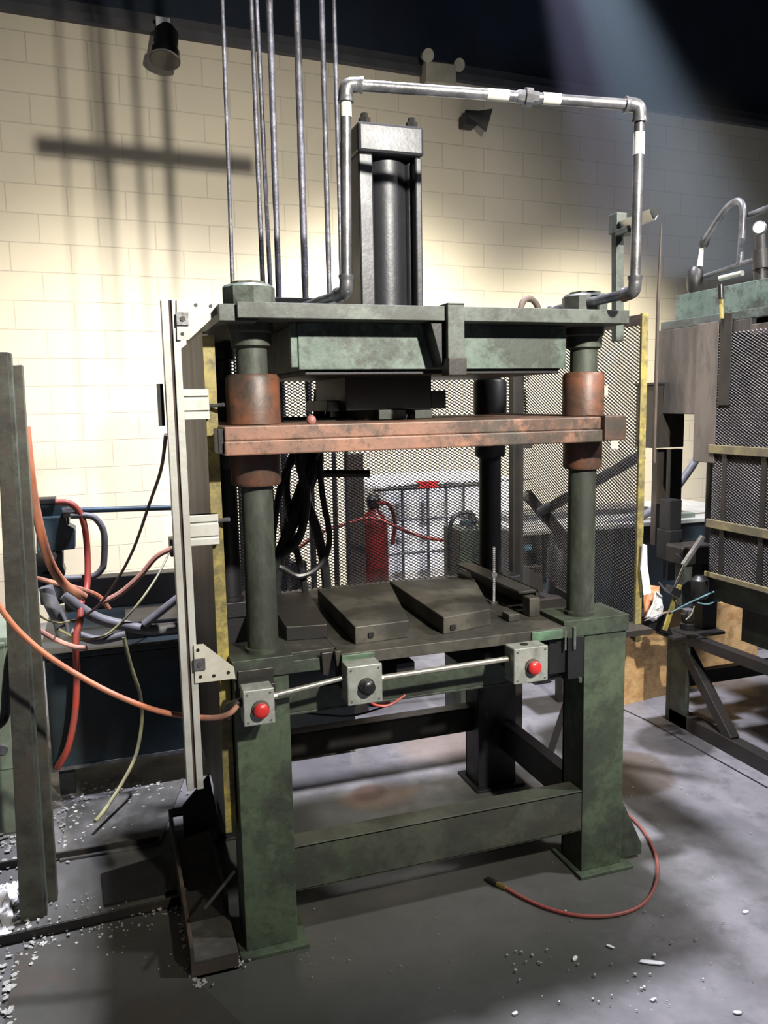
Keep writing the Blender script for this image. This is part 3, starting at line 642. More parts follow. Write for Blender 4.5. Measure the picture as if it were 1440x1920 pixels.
# floor channel (pocket) beside the left front leg
sk = thing('floor_channel', (.2, 2.55, 0), 'rusty open steel channel box on the floor against the left front leg', 'channel')
MB().box((.135, 2.15, 0), (.272, 2.98, .008)).build('channel_base', M['rust'], sk)
MB().box((.128, 2.15, 0), (.14, 2.98, .10)).build('channel_side', M['rust'], sk, .002)
MB().box((.256, 2.36, 0), (.264, 2.98, .10)).build('channel_side', M['rust'], sk, .002)
lidm = mat('dirty_grey_steel', (.13, .128, .115), (.085, .08, .07), .5, .15, scale=14, dirt=(.035, .033, .028), dirt_amt=.6)
MB().box((.14, 2.15, .045), (.262, 2.33, .055)).build('channel_lid', lidm, sk, .002)
MB().box((.14, 2.15, .0), (.262, 2.158, .045)).build('channel_front', M['rust'], sk)
MB().box((.142, 2.33, .045), (.255, 2.50, .050)).build('channel_lid', M['darksteel'], sk, .002)
MB().box((.14, 2.93, .09), (.256, 2.98, .10)).build('channel_end', M['darksteel'], sk)
tag(MB().prism([at(342, 1512, 2.80), at(392, 1452, 2.80), at(412, 1550, 2.80), at(345, 1572, 2.80)], (0, .008, 0)).build('triangular_plate', M['black']), 'black triangular sheet standing behind the floor channel, beside the aluminium rail foot', 'plate')
tag(MB().cyl(at(382, 1706, 2.17), at(440, 1634, 2.25), .005, n=8).build('short_rod', M['darksteel']), 'short dark rod leaning across the floor channel at the left leg', 'rod')

# ---------------------------------------------------------------- hydraulic power unit on the left
hu = thing('hydraulic_power_unit', (.25, 3.8, 0), 'dark blue hydraulic power unit with oil tank behind the press at the left', 'power unit')
MB().box((-.30, 3.42, .13), (1.0, 4.25, .60)).build('oil_tank', M['blue'], hu, .01)
MB().box((-.32, 3.40, .60), (1.02, 4.27, .625)).build('tank_lid', M['blue'], hu, .004)
MB().box((-.30, 3.415, .125), (1.0, 3.43, .14)).build('tank_lip', M['galv'], hu)
for x in (-.28, .92):
    for y in (3.46, 4.16): MB().box((x, y, 0), (x+.06, y+.06, .13)).build('tank_foot', M['black'], hu)
MB().box((-.25, 4.1, .63), (.95, 4.2, .78)).build('rear_duct', M['black'], hu, .004)
YV = 3.62
vs_ = thing  # valve stack
a = at(70, 945, YV); b = at(130, 985, YV)
MB().box((a.x, YV, b.z), (b.x, YV+.12, a.z)).build('valve_body', M['bluepump'], hu, .006)
a = at(68, 985, YV-.01); b = at(141, 1033, YV-.01)
MB().prism([at(68, 970, YV-.02), at(124, 968, YV-.02), at(126, 985, YV-.02), at(141, 992, YV-.02), at(141, 1030, YV-.02), at(68, 1036, YV-.02)], (0, .12, 0)).build('valve_body', M['bluepump'], hu, .006)
MB().prism([at(68, 1034, YV), at(118, 1034, YV), at(118, 1062, YV), at(122, 1072, YV), at(118, 1100, YV), at(68, 1105, YV)], (0, .10, 0)).build('pump_body', M['bluepump'], hu, .008)
MB().box((at(70, 940, YV).x, YV-.01, at(70, 946, YV).z), (at(104, 940, YV).x, YV+.08, at(70, 936, YV).z)).build('terminal_box', M['black'], hu, .003)
MB().lathe(at(82, 1046, YV), [(.035, 0), (.035, .03), (.02, .035)], 16, (0, -1, 0)).build('pressure_knob', M['darksteel'], hu)
MB().lathe(at(100, 1040, YV), [(.016, 0), (.016, .05)], 12, (0, -1, 0)).build('pressure_knob', M['galv'], hu)
MB().lathe(at(100, 1130, YV), [(.05, 0), (.05, .06), (.035, .08), (.035, .13)], 16).build('pump_foot', M['black'], hu)
# motor behind the aluminium rail
mc = at(356, 1030, 3.7)
mm = MB().lathe(mc+Vector((.02, 0, -.25)), [(.075, 0), (.075, .30), (.05, .33), (.05, .40), (.02, .42)], 20)
mm.build('motor_body', M['black'], hu)
fins = MB()
for k in range(12):
    t = 2*PI*k/12; c_ = mc+Vector((.02+.08*math.cos(t), .08*math.sin(t), -.09)); fins.cbox(c_, (.02, .004, .26), Matrix.Rotation(t, 4, 'Z'))
fins.build('cooling_fins', M['darksteel'], hu)
MB().box((mc.x-.09, mc.y-.05, mc.z-.02), (mc.x-.05, mc.y+.04, mc.z+.06)).build('motor_terminal_box', M['black'], hu, .004)
MB().cyl(at(146, 957, 3.66), at(345, 951, 3.66), .0125).build('pressure_pipe', M['bluepipe'], hu)
hose('return_pipe', ats([(132, 967), (165, 967), (182, 975), (195, 1000), (195, 1050), (190, 1068), (170, 1082), (120, 1085)], 3.56), .0135, M['greyhose'], parent=hu, n=12)
MB().lathe(at(118, 962, 3.6), [(.022, 0), (.022, .05), (.016, .055)], 8, (1, 0, .1)).build('pipe_fitting', M['galv'], hu)
for pts, y, r in (([(86, 1100), (95, 1130), (112, 1165), (118, 1190)], 3.45, .028), ([(120, 1115), (150, 1140), (185, 1160), (230, 1172), (280, 1180), (360, 1172)], 3.40, .022),
                  ([(270, 1172), (300, 1148), (325, 1128), (352, 1108)], 3.38, .017), ([(132, 1186), (150, 1192), (185, 1200), (235, 1190)], 3.38, .018)):
    hose('grey_conduit', ats(pts, y), r, M['greyhose'], parent=hu, n=10)
MB().box((.02, 3.5, .625), (.25, 3.75, .70)).build('suction_cover', M['black'], hu, .006)

# hoses and cables in front of the power unit: each a thing
hose('orange_hose', ats([(48, 800), (56, 880), (68, 960), (90, 1045), (118, 1092), (158, 1120)], [3.0, 3.0, 3.05, 3.1, 3.15, 3.2]), .0165, M['ohose'], 'thick orange hose sagging steeply down behind the left stand', 'hose', n=10)
hose('red_hose', ats([(104, 942), (128, 943), (146, 956), (158, 985), (164, 1040), (163, 1100), (153, 1125), (150, 1165), (142, 1200), (144, 1270), (140, 1340), (128, 1400), (108, 1440)], [3.56]*5+[3.5, 3.42, 3.36, 3.34, 3.34, 3.34, 3.34, 3.36]), .0135, M['rhose'], 'red hose arching from the blue valve and dropping down the tank front to the floor', 'hose', n=10)
hose('orange_hose', ats([(-20, 1105), (8, 1150), (40, 1188), (90, 1230), (150, 1268), (210, 1300), (280, 1328), (340, 1342), (400, 1346), (430, 1338), (446, 1322)], [2.35, 2.35, 2.35, 2.34, 2.33, 2.3, 2.27, 2.24, 2.16, 2.12, 2.12]), .0078, M['ohose'], 'long orange air hose running from the left edge to the left button box', 'hose', n=10, seg=8)
hose('orange_hose', ats([(60, 1082), (100, 1092), (150, 1104), (185, 1118), (205, 1142)], 3.34), .0095, M['ohose'], 'short orange hose lying on the pile of hoses beside the blue valve', 'hose')
hose('pink_hose', ats([(190, 1130), (225, 1112), (262, 1080), (292, 1045), (322, 1028)], 3.30), .011, M['pinkhose'], 'faded pink hose rising to the motor behind the aluminium rail', 'hose')
hose('pink_hose', ats([(74, 1182), (105, 1200), (140, 1213), (165, 1215)], 3.3), .010, M['pinkhose'], 'faded pink hose end along the top front edge of the blue tank', 'hose')
hose('brown_cable', ats([(311, 815), (302, 880), (280, 945), (250, 1030), (218, 1090), (185, 1135), (150, 1160), (137, 1166)], [2.24, 2.4, 2.6, 2.9, 3.1, 3.25, 3.38, 3.42]), .0052, M['bwire'], 'thin brown cable hanging in a long curve from the aluminium rail to the hose pile', 'cable')
hose('yellow_cable', ats([(322, 1025), (298, 1075), (262, 1128), (222, 1172), (190, 1194), (150, 1198), (110, 1180)], [3.62, 3.5, 3.4, 3.38, 3.36, 3.36, 3.36]), .0048, M['ywire'], 'dull yellow cable looping from the motor down to the tank lid', 'cable')
hose('yellow_cable', ats([(56, 1134), (80, 1158), (110, 1168), (140, 1162)], [2.75, 3.0, 3.3, 3.42]), .004, M['ywire'], 'short bright yellow cable beside the right post of the left stand', 'cable')
hose('tan_hose', ats([(232, 1195), (246, 1250), (262, 1300), (266, 1350), (255, 1415), (228, 1470), (195, 1520), (178, 1540)], [3.36, 3.36, 3.36, 3.34, 3.30, 3.22, 3.12, 3.06]), .0075, M['ywire'], 'tan hose dropping from the tank lid to the floor plate', 'hose')
cab = thing('electrical_cabinet', (-.55, 3.2, .2), 'pale green metal cabinet cut off by the left edge behind the stand', 'cabinet')
MB().box((-.95, 3.2, .0), (-.40, 3.5, .77)).build('cabinet_body', M['cabgreen'], cab, .006)
MB().box((-.95, 3.19, .26), (-.41, 3.2, .75)).build('cabinet_door', M['cabgreen'], cab, .004)
MB().lathe(at(6, 1405, 3.19), [(.018, 0), (.018, .01)], 12, (0, -1, 0)).build('door_latch', M['galv'], cab)
hose('black_hose', ats([(30, 1200), (18, 1240), (12, 1300), (8, 1345), (-10, 1365)], 2.95), .016, M['bhose'], 'short black hose hanging in front of the pale green cabinet', 'hose')

# ---------------------------------------------------------------- things seen through the rear mesh
tag(MB().box((at(649, 900, 3.9).x, 3.86, 0), (at(678, 900, 3.9).x, 3.94, 1.35)).build('steel_post', M['rust'], None, .003), 'rusty brown post behind the rear mesh beside the red tank', 'post')
fe = thing('red_tank', tuple(at(703, 1095, 3.95)*1.0), 'upright red pressure tank seen through the rear mesh', 'tank')
c_ = at(703, 1095, 3.98); zb = 0.0; ztp = at(703, 985, 3.98).z
MB().lathe((c_.x, c_.y, zb), [(.07, 0), (.075, .02), (.075, ztp), (.06, ztp+.05), (.03, ztp+.08), (.025, ztp+.12)], 20).build('tank_body', M['ext'], fe)
MB().lathe((c_.x, c_.y, ztp+.10), [(.035, 0), (.04, .04), (.02, .07)], 12).build('tank_valve', M['darksteel'], fe)
MB().tube(smooth_path([(c_.x+.01, c_.y-.03, ztp+.12), (c_.x+.07, c_.y-.05, ztp+.11), (c_.x+.10, c_.y-.05, ztp+.02), (c_.x+.08, c_.y-.06, ztp-.1)], 5), .011, 8).build('discharge_hose', M['ext'], fe)
hose('red_hose', ats([(560, 1028), (600, 1000), (645, 984), (690, 972), (730, 982), (780, 1003), (830, 1013), (865, 1011)], 3.75), .0085, M['rhose'], 'thin red hose sagging behind the rear mesh from the red tank to the green valve', 'hose')
ibc = thing('caged_tote', (2.0, 5.1, 0), 'white plastic tote in a grey bar cage seen through the rear mesh', 'tote')
a = at(722, 912, 4.7); b = at(900, 912, 4.7)
MB().box((a.x, 4.72, .15), (b.x+.35, 5.6, a.z)).build('tote_tank', M['white'], ibc, .04)
MB().box((a.x-.02, 4.66, .0), (b.x+.37, 5.65, .14)).build('tote_base', M['darksteel'], ibc)
for px in (755, 803, 838, 870):
    q = at(px, 960, 4.68); MB().cyl((q.x, 4.685, .14), (q.x, 4.685, a.z), .009, n=8).build('cage_bar', M['galv'], ibc)
for py in (912, 976, 1040):
    q = at(722, py, 4.68); MB().cyl((a.x, 4.67, q.z), (b.x+.35, 4.67, q.z), .008, n=8).build('cage_rail', M['galv'], ibc)
rp = at(800, 912, 4.5)
tag(MB().cyl(at(700, 919, 4.655), at(910, 908, 4.655), .011).build('pipe_rail', M['darksteel']), 'dark horizontal pipe across the top of the caged tote', 'pipe')
tag(MB().prism([at(780, 903, 4.63), at(826, 902, 4.63), at(818, 910, 4.63), at(826, 914, 4.63), at(784, 916, 4.63), at(792, 909, 4.63)], (0, .03, 0)).build('red_clamp', M['red']), 'red clamp on the dark pipe above the caged tote', 'clamp')
gv = thing('valve_box', tuple(at(885, 1090, 3.6)), 'dark green valve box with black elbow pipe behind the rear mesh', 'valve box')
a = at(862, 995, 3.5); b = at(905, 1095, 3.5)
MB().box((a.x, 3.5, .0), (b.x+.05, 3.7, a.z)).build('box_body', M['green'], gv, .004)
MB().lathe(at(884, 1000, 3.55), [(.03, 0), (.035, .02), (.02, .05), (.03, .06), (.015, .10)], 12).build('valve_head', M['darksteel'], gv)
MB().cbox(at(873, 980, 3.5), (.05, .03, .03)).build('valve_lever', M['bluepump'], gv, .004)
hose('elbow_pipe', ats([(843, 1095), (843, 1040), (843, 998), (848, 975), (862, 963), (885, 960)], 3.48), .0105, M['bhose'], parent=gv)

# ---------------------------------------------------------------- blue tank unit behind, right
bt = thing('blue_tank', (2.8, 4.1, 0), 'low dark blue oil tank with pale lid behind the side guard at the right', 'tank')
MB().box((2.16, 3.92, .10), (3.80, 4.7, .86)).build('tank_body', M['blue'], bt, .01)
MB().box((2.12, 3.90, .86), (3.83, 4.72, .885)).build('tank_lid', M['alu'], bt, .003)
MB().box((2.2, 4.25, .885), (3.2, 4.5, .92)).build('lid_plate', M['galv'], bt, .003)
a = at(985, 1022, 3.91); MB().box((a.x, 3.912, a.z-.03), (a.x+.04, 3.92, a.z)).build('label_plate', mat('pale_blue_label', (.15, .35, .5), None, .5, bump=0), bt)
MB().cbox(at(1278, 972, 4.0), (.10, .12, .08)).build('filler_block', M['cabgreen'], bt, .004)
for x in (2.2, 3.6): MB().box((x, 3.9, 0), (x+.1, 4.5, .10)).build('tank_foot', M['black'], bt)
hose('black_hose', ats([(1040, 1010), (1110, 990), (1170, 978), (1215, 962), (1255, 930), (1290, 885), (1312, 850)], [3.95, 4.0, 4.0, 4.0, 4.0, 4.0, 4.0]), .024, M['greyhose'], 'thick grey-black hose curving up from the blue tank behind the yellow-edged guard', 'hose', n=12)
pu = thing('pump_assembly', tuple(at(1000, 1110, 3.5)), 'dark pump and filter assembly between the rear right column and front right column', 'pump')
MB().lathe(at(1045, 1110, 3.55)*1.0, [(.05, 0), (.055, .04), (.055, .22), (.04, .24), (.02, .28)], 16).build('filter_can', M['black'], pu)
MB().cbox(at(1062, 1020, 3.55), (.14, .10, .12)).build('pump_head', M['darksteel'], pu, .006)
MB().cyl(at(1003, 1118, 3.5), at(1003, 1065, 3.5), .02).build('pump_rod', M['galv'], pu)
MB().cbox(at(1000, 1085, 3.5), (.07, .07, .13)).build('pump_block', M['darksteel'], pu, .004)
xa_, xb_ = at(985, 1200, 3.5).x, at(1080, 1200, 3.5).x
MB().box((xa_, 3.45, .54), (xb_, 3.65, .62)).build('pump_stand', M['darksteel'], pu, .004)
for x_ in (xa_, xb_-.03): MB().box((x_, 3.62, 0), (x_+.03, 3.65, .54)).build('stand_leg', M['darksteel'], pu)

osb = thing('board_crate', (2.9, 3.6, 0), 'low crate of orange-brown strand board standing on the floor behind the press at right', 'crate')
p0 = atz(1120, 1334, 0); p1 = atz(1418, 1262, 0); d_ = (p1-p0).normalized(); n_ = Vector((-d_.y, d_.x, 0))
MB().prism([p0, p1, p1+n_*.018, p0+n_*.018], (0, 0, .46)).build('front_board', M['osb'], osb)
MB().prism([p0+n_*.018, p0+n_*.20, p0+n_*.20+d_*.018, p0+n_*.018+d_*.018], (0, 0, .50)).build('side_board', M['osb'], osb)
MB().prism([p1+n_*.018-d_*.018, p1+n_*.20-d_*.018, p1+n_*.20, p1+n_*.018], (0, 0, .50)).build('side_board', M['osb'], osb)

# ---------------------------------------------------------------- second press at the right edge
m2 = thing('hydraulic_press', (2.9, 2.9, 0), 'second green press with greasy mesh guard, cut off by the right edge', 'press')
X2 = 2.60
def p2(mb, name, m, bevel=.003, parent=m2): return mb.build(name, M[m] if isinstance(m, str) else m, parent, bevel)
p2(MB().box((2.63, 1.9, 1.935), (3.6, 3.33, 2.085)), 'crown_beam', 'teal_green')
p2(MB().box((2.60, 2.35, 1.925), (2.63, 3.40, 1.965)), 'top_strip', 'greygreen')
p2(MB().box((2.66, 1.9, 1.80), (3.6, 2.84, 1.935)), 'crown_base', 'black')
p2(MB().box((2.595, 2.80, 1.52), (2.603, 3.42, 1.925)), 'guard_sheet', 'brownlight')
p2(MB().box((2.585, 2.98, 1.30), (2.595, 3.12, 1.93)), 'guard_sheet', 'brownlight')
p2(MB().box((2.585, 2.90, 1.56), (2.592, 2.97, 1.96)), 'guard_strap', 'darksteel')
MBm = mat('greasy_mesh_sheet', (.20, .165, .13), (.07, .06, .05), .45, .2, scale=16, dirt=(.03, .025, .023), dirt_amt=.8, stretch=(1, 1, .25), bump=.8)
p2(MB().box((2.600, 1.9, .80), (2.612, 3.0, 1.90)), 'guard_sheet', MBm)
def f2(u, v): return Vector((2.592, 1.95+u, .80+v))
exp_mesh('expanded_mesh', f2, 1.05, 1.08, .024, .0125, 'mesh', m2)
for z0, z1 in ((1.345, 1.385), (1.005, 1.045), (.775, .80)): p2(MB().box((2.578, 1.9, z0), (2.590, 3.01, z1)), 'guard_band', 'band')
for y_ in (2.93, 2.70, 2.45): p2(MB().box((2.586, y_-.03, .80), (2.591, y_, 1.345)), 'guard_stile', 'darksteel')
p2(MB().lathe((2.80, 3.20, .80), [(.05, 0), (.05, .63), (.085, .67), (.085, .80), (.05, .81), (.05, 1.1)], 20), 'column', 'black', 0)
p2(MB().box((2.63, 1.9, .66), (3.6, 3.0, .80)), 'table', 'green')
p2(MB().box((2.66, 1.9, .50), (2.70, 2.85, .66)), 'apron', 'green')
# stand
la = atz(1254, 1352, 0); p2(MB().box((la.x, la.y-.0, 0), (la.x+.10, la.y+.03, .47)).box((la.x+.0, la.y-.13, 0), (la.x+.012, la.y, .47)), 'leg', 'green')
bar_ = bar(MB(), (la.x+.02, la.y+.01, .45), (la.x+.02, 1.9, .47), .05, .05); p2(bar_, 'side_rail', 'darksteel')
p2(MB().box((la.x-.08, la.y-.12, .455), (la.x+.22, la.y+.02, .47)), 'shelf_plate', 'darksteel')
p2(bar(MB(), (la.x+.03, la.y, .02), (la.x+.03, 1.9, .02), .06, .10), 'floor_rail', 'darksteel')
p2(bar(MB(), (la.x+.10, la.y+.02, .20), (3.7, la.y+.02, .20), .05, .07), 'cross_rail', 'black')
p2(bar(MB(), (la.x+.02, la.y-.04, .44), (la.x+.03, la.y-.40, .06), .05, .05), 'brace', 'darksteel')
p2(MB().box((2.58, 3.26, .80), (2.66, 3.36, .95)).box((2.585, 3.27, .95), (2.655, 3.35, 1.10)), 'junction_box', 'black')
# hanging greasy box and the two thin posts
hb0, hb1 = at(1226, 722, 3.36), at(1282, 838, 3.36)
p2(MB().box((hb0.x, 3.36, hb1.z), (hb1.x, 3.50, hb0.z)), 'hanging_housing', 'brown', .004)
p2(MB().box((hb0.x-.01, 3.35, hb0.z), (hb1.x+.01, 3.50, hb0.z+.012)), 'housing_lid', 'darksteel')
for pxa, pxb, py, m_ in ((1228, 1241, 1020, 'brown'), (1254, 1268, 1085, 'black')):
    a = at(pxa, 842, 3.44); b = at(pxb, py, 3.44)
    p2(MB().box((a.x, 3.42, b.z), (b.x, 3.46, a.z)), 'thin_post', m_, .001)
# cluster of pump parts on the corner
p2(MB().box((at(1278, 1035, 3.12).x, 3.12, at(1278, 1062, 3.12).z), (at(1342, 1035, 3.12).x, 3.24, at(1278, 1026, 3.12).z)), 'air_cylinder', 'darksteel', .01)
p2(MB().lathe(at(1311, 1122, 3.05), [(.03, 0), (.038, .01), (.04, .09), (.03, .10), (.02, .11)], 20), 'filter_bowl', 'darksteel', 0)
p2(MB().box((at(1318, 1170, 3.14).x, 3.14, .47), (at(1344, 1170, 3.14).x, 3.22, .83)), 'valve_stack', 'black', .004)
p2(MB().lathe(at(1288, 1180, 3.05), [(.03, 0), (.035, .03), (.02, .035), (.03, .05), (.03, .075), (.012, .08)], 14), 'regulator', 'darksteel', 0)
p2(MB().lathe(at(1290, 1152, 3.05), [(.022, 0), (.026, .025), (.012, .03)], 14), 'regulator', 'galv', 0)
p2(bar(MB(), at(1281, 1060, 3.0), at(1318, 1005, 2.98), .022, .02), 'clevis', 'galv')
p2(MB().cyl(at(1266, 1100, 3.0), at(1284, 1058, 3.0), .006), 'piston_rod', 'chrome', 0)
p2(MB().cbox(at(1262, 1108, 3.02), (.06, .05, .035), Matrix.Rotation(.5, 4, 'Y')), 'rod_block', 'black')
p2(bar(MB(), at(1274, 1096, 3.03), at(1246, 1182, 3.03), .026, .010, (0, 1, 0)), 'yellow_bar', 'yellow')
p2(MB().box((at(1276, 1058, 3.15).x, 3.15, at(1276, 1135, 3.15).z), (at(1320, 1058, 3.15).x, 3.19, at(1276, 1045, 3.15).z)), 'mounting_plate', 'greygreen')
hose('blue_air_line', ats([(1258, 1148), (1280, 1136), (1310, 1122), (1345, 1108), (1352, 1118), (1330, 1132), (1308, 1130)], 3.0), .0035, mat('pale_blue_tube', (.25, .45, .55), None, .3, bump=0), parent=m2, n=6)
hose('air_line', ats([(1208, 1164), (1240, 1152), (1280, 1140)], 3.0), .0025, M['greyhose'], parent=m2, n=6)
hose('air_line', ats([(1236, 1092), (1250, 1108), (1268, 1120), (1275, 1135)], 3.0), .004, M['galv'], parent=m2, n=6)
hose('lead_wire', ats([(1302, 1136), (1296, 1152), (1286, 1162)], 2.98), .003, M['ywire'], parent=m2, n=6)
p2(bar(MB(), at(1284, 1052, 3.1), at(1268, 1038, 3.1), .004, .004), 'linkage', 'galv')
# piping on top of the second press
def x2(pts, x): return [atx(a, b, x) for a, b in pts]
hose('top_pipe', x2([(1322, 450), (1336, 428), (1352, 404), (1368, 385), (1384, 377), (1393, 390), (1392, 430), (1387, 495)], 2.72), .015, M['galv'], parent=m2, n=14)
p2(MB().cyl(atx(1322, 518, 2.72), atx(1424, 484, 2.72), .011), 'top_pipe', 'galv', 0)
p2(MB().cyl(atx(1394, 408, 2.75), atx(1452, 386, 2.75), .014), 'top_pipe', 'galv', 0)
p2(MB().lathe(atx(1318, 462, 2.72), [(.02, 0), (.022, .02), (.018, .04)], 8, (.2, -.3, 1)), 'pipe_collar', 'darksteel', 0)
p2(MB().tube([atx(1316, 462, 2.72), atx(1312, 500, 2.71)], [.009, .014], 10), 'valve_neck', 'tape', 0)
vb = atx(1302, 545, 2.70)
p2(MB().lathe(vb+Vector((0, 0, -.02)), [(.018, 0), (.034, .02), (.038, .06), (.036, .11), (.02, .13)], 12), 'valve_body', 'darksteel', 0)
p2(MB().cyl(atx(1350, 522, 2.70), atx(1392, 512, 2.70), .012), 'bright_fitting', 'alu', 0)
for py0, py1, r_ in ((560, 505, .030), (505, 470, .036), (470, 440, .024)):
    p2(MB().cyl(atx(1428, py0, 2.74), atx(1426, py1, 2.74), r_, n=10), 'pipe_fitting', 'darksteel', 0)
ga = atx(1424, 427, 2.66)
gd = (EYE-ga).normalized()*.5+Vector((-.6, -.4, .1)); gd.normalize()
g_ = p2(MB().lathe(ga, [(.026, -.02), (.028, -.018), (.028, .006), (.026, .008)], 24, gd), 'pressure_gauge', 'galv', 0)
MB().lathe(ga, [(.0235, .0081), (.0235, .0095)], 24, gd).build('gauge_face', M['white'], g_)
p2(MB().cyl(atx(1354, 598, 2.58), atx(1352, 536, 2.58), .010, n=10), 'upright_pin', 'yellow', 0)
p2(MB().cyl(atx(1352, 560, 2.575), atx(1351, 534, 2.575), .014, n=10), 'pin_cap', 'blackp', 0)

# rag and orange cloth hanging on the corner
def ragmesh(pts, y, m, name, label, cat, amp=.012):
    mb = MB(); P = ats(pts, y); cen = sum(P, Vector())/len(P); n = 5; vs = []; k = len(P)
    for j in range(n+1):
        for i, p in enumerate(P):
            q = cen.lerp(p, j/n); vs.append(q+Vector((0, amp*math.sin(7*i+5*j)-.02*(1-j/n), 0)))
    fs = [(j*k+i, j*k+(i+1) % k, (j+1)*k+(i+1) % k, (j+1)*k+i) for j in range(n) for i in range(k)]
    mb.add(vs, fs, True); o = mb.build(name, M[m] if isinstance(m, str) else m)
    sm = o.modifiers.new('s', 'SOLIDIFY'); sm.thickness = .003
    return tag(o, label, cat)
ragmesh([(1207, 1118), (1222, 1098), (1240, 1100), (1238, 1130), (1220, 1160), (1207, 1160)], 3.1, mat('orange_rag_cloth', (.62, .27, .12), (.5, .2, .09), .85, scale=8), 'orange_rag', 'orange rag bunched beside the bottom of the white strip', 'rag')
ragmesh([(1230, 1108), (1244, 1118), (1246, 1135), (1240, 1158), (1226, 1166), (1208, 1158), (1222, 1130)], 3.06, 'cloth', 'white_rag', 'white rag hanging in front of the orange rag at the second press corner', 'rag')
tag(MB().prism([at(1204, 1156, 3.12), at(1246, 1150, 3.12), at(1262, 1192, 3.12), at(1206, 1176, 3.12)], (0, .12, 0)).build('black_bag', M['black']), 'black bundle under the white rag at the second press corner', 'bundle')

# ---------------------------------------------------------------- air hose on the floor
fh = thing('air_hose', tuple(atz(1235, 1620, 0)), 'thin red air hose curling over the floor round the right front leg', 'hose')
pts = [atz(a, b, .007) for a, b in ((1082, 1322), (1094, 1380), (1112, 1430), (1140, 1490), (1168, 1518), (1205, 1556), (1230, 1605), (1230, 1655), (1205, 1695), (1155, 1715), (1090, 1717), (1030, 1704), (980, 1683), (945, 1663))]
MB().tube(smooth_path(pts, 8), .0058, 8).build('hose_line', mat('dusty_red_hose', (.30, .07, .06), (.16, .07, .05), .5, scale=3, bump=0), fh)
q0, q1, q2 = atz(948, 1665, .008), atz(932, 1657, .010), atz(914, 1648, .010)
MB().cyl(q0, q1, .0085, n=10).build('hose_fitting', M['brass'], fh)
MB().cyl(q1, q2, .010, n=10).build('coupler', M['darksteel'], fh)

# ---------------------------------------------------------------- fixtures on the wall
wl = wp(305, 52, .06)
la_ = thing('wall_lamp', tuple(wl), 'round dark flood lamp on a white bracket at the top of the wall, upper left', 'lamp')
MB().cbox(wl, (.10, .12, .10)).build('bracket', M['white'], la_, .005)
ax = Vector((-.12, -.30, -.95)).normalized(); c0 = wp(312, 62, .16)
MB().lathe(c0, [(.05, -.05), (.085, 0), (.09, .14), (.105, .16), (.11, .22), (.10, .225)], 24, ax).build('lamp_housing', mat('dark_chrome', (.12, .115, .11), None, .22, .9, bump=0), la_)
MB().lathe(c0+ax*.225, [(.098, 0), (.098, .004)], 24, ax).build('lamp_glass', M['lens'], la_)
eb = wp(822, 142, .10); el = thing('emergency_light', tuple(eb), 'cream battery box with two small lamp heads at the wall top, centre', 'emergency light')
MB().cbox(eb, (.27, .12, .16)).build('battery_box', M['cream'], el, .006)
for px, py in ((798, 104), (856, 122)):
    q = wp(px, py, .12); MB().lathe(q, [(.03, -.04), (.05, .03), (.052, .05)], 16, (.1, -.9, -.3)).build('lamp_head', M['cream'], el)
    MB().cyl(q, eb+Vector((q.x-eb.x, 0, .05)), .012).build('head_stem', M['cream'], el)
hn = wp(888, 234, .10); hh = thing('wall_horn', tuple(hn), 'dark horn mounted on the upper wall below the cream battery box', 'horn')
MB().lathe(hn+Vector((.06, -.05, .04)), [(.03, -.16), (.05, -.05), (.09, .05), (.095, .06)], 18, (.75, -.3, -.25)).build('horn_bell', M['black'], hh)
MB().cbox(hn+Vector((-.04, .03, .03)), (.12, .12, .10)).build('horn_body', M['black'], hh, .01)

# ---------------------------------------------------------------- scraps and shavings on the floor
def flakes(spec, name, m, label, seed):
    rr = random.Random(seed); mb = MB()
    for (px, py, sx, sy, n, s0, s1) in spec:
        for _ in range(n):
            p = atz(px+rr.gauss(0, sx), py+rr.gauss(0, sy), .004)
            k = rr.randint(3, 6); s_ = rr.uniform(s0, s1); el = rr.uniform(.4, 1); t0 = rr.uniform(0, PI); h = rr.uniform(.001, .006)
            tl = rr.uniform(-.5, .5)
            poly = []
            for i in range(k):
                t = 2*PI*i/k; u_ = s_*math.cos(t)*rr.uniform(.6, 1); v_ = s_*el*math.sin(t)
                poly.append(p+Vector((u_*math.cos(t0)-v_*math.sin(t0), u_*math.sin(t0)+v_*math.cos(t0), .002+abs(u_)*abs(tl))))
            mb.prism(poly, (0, 0, .001+h*.3))
    o = mb.build(name, M[m] if isinstance(m, str) else m)
    return tag(o, label, 'debris', kind='stuff')
flakes([(120, 1560, 22, 22, 60, .003, .010), (240, 1480, 60, 12, 110, .003, .012), (150, 1520, 30, 20, 70, .003, .012), (30, 1560, 35, 40, 90, .004, .014), (30, 1700, 30, 50, 90, .004, .013),
        (150, 1690, 60, 14, 26, .002, .006)], 'metal_shavings', 'chip', 'pale metal shavings scattered round the left stand base', 3)
flakes([(70, 1765, 40, 12, 40, .003, .009), (150, 1740, 60, 9, 60, .003, .008), (280, 1706, 45, 6, 45, .003, .009), (345, 1730, 5, 30, 60, .004, .010), (358, 1790, 5, 20, 40, .003, .009),
        (375, 1845, 10, 5, 14, .003, .010), (450, 1805, 8, 8, 18, .003, .008), (10, 1850, 15, 40, 50, .003, .014), (200, 1780, 90, 30, 20, .002, .004)], 'metal_shavings', 'chip', 'pale swarf along the edge of the brown floor plate', 4)
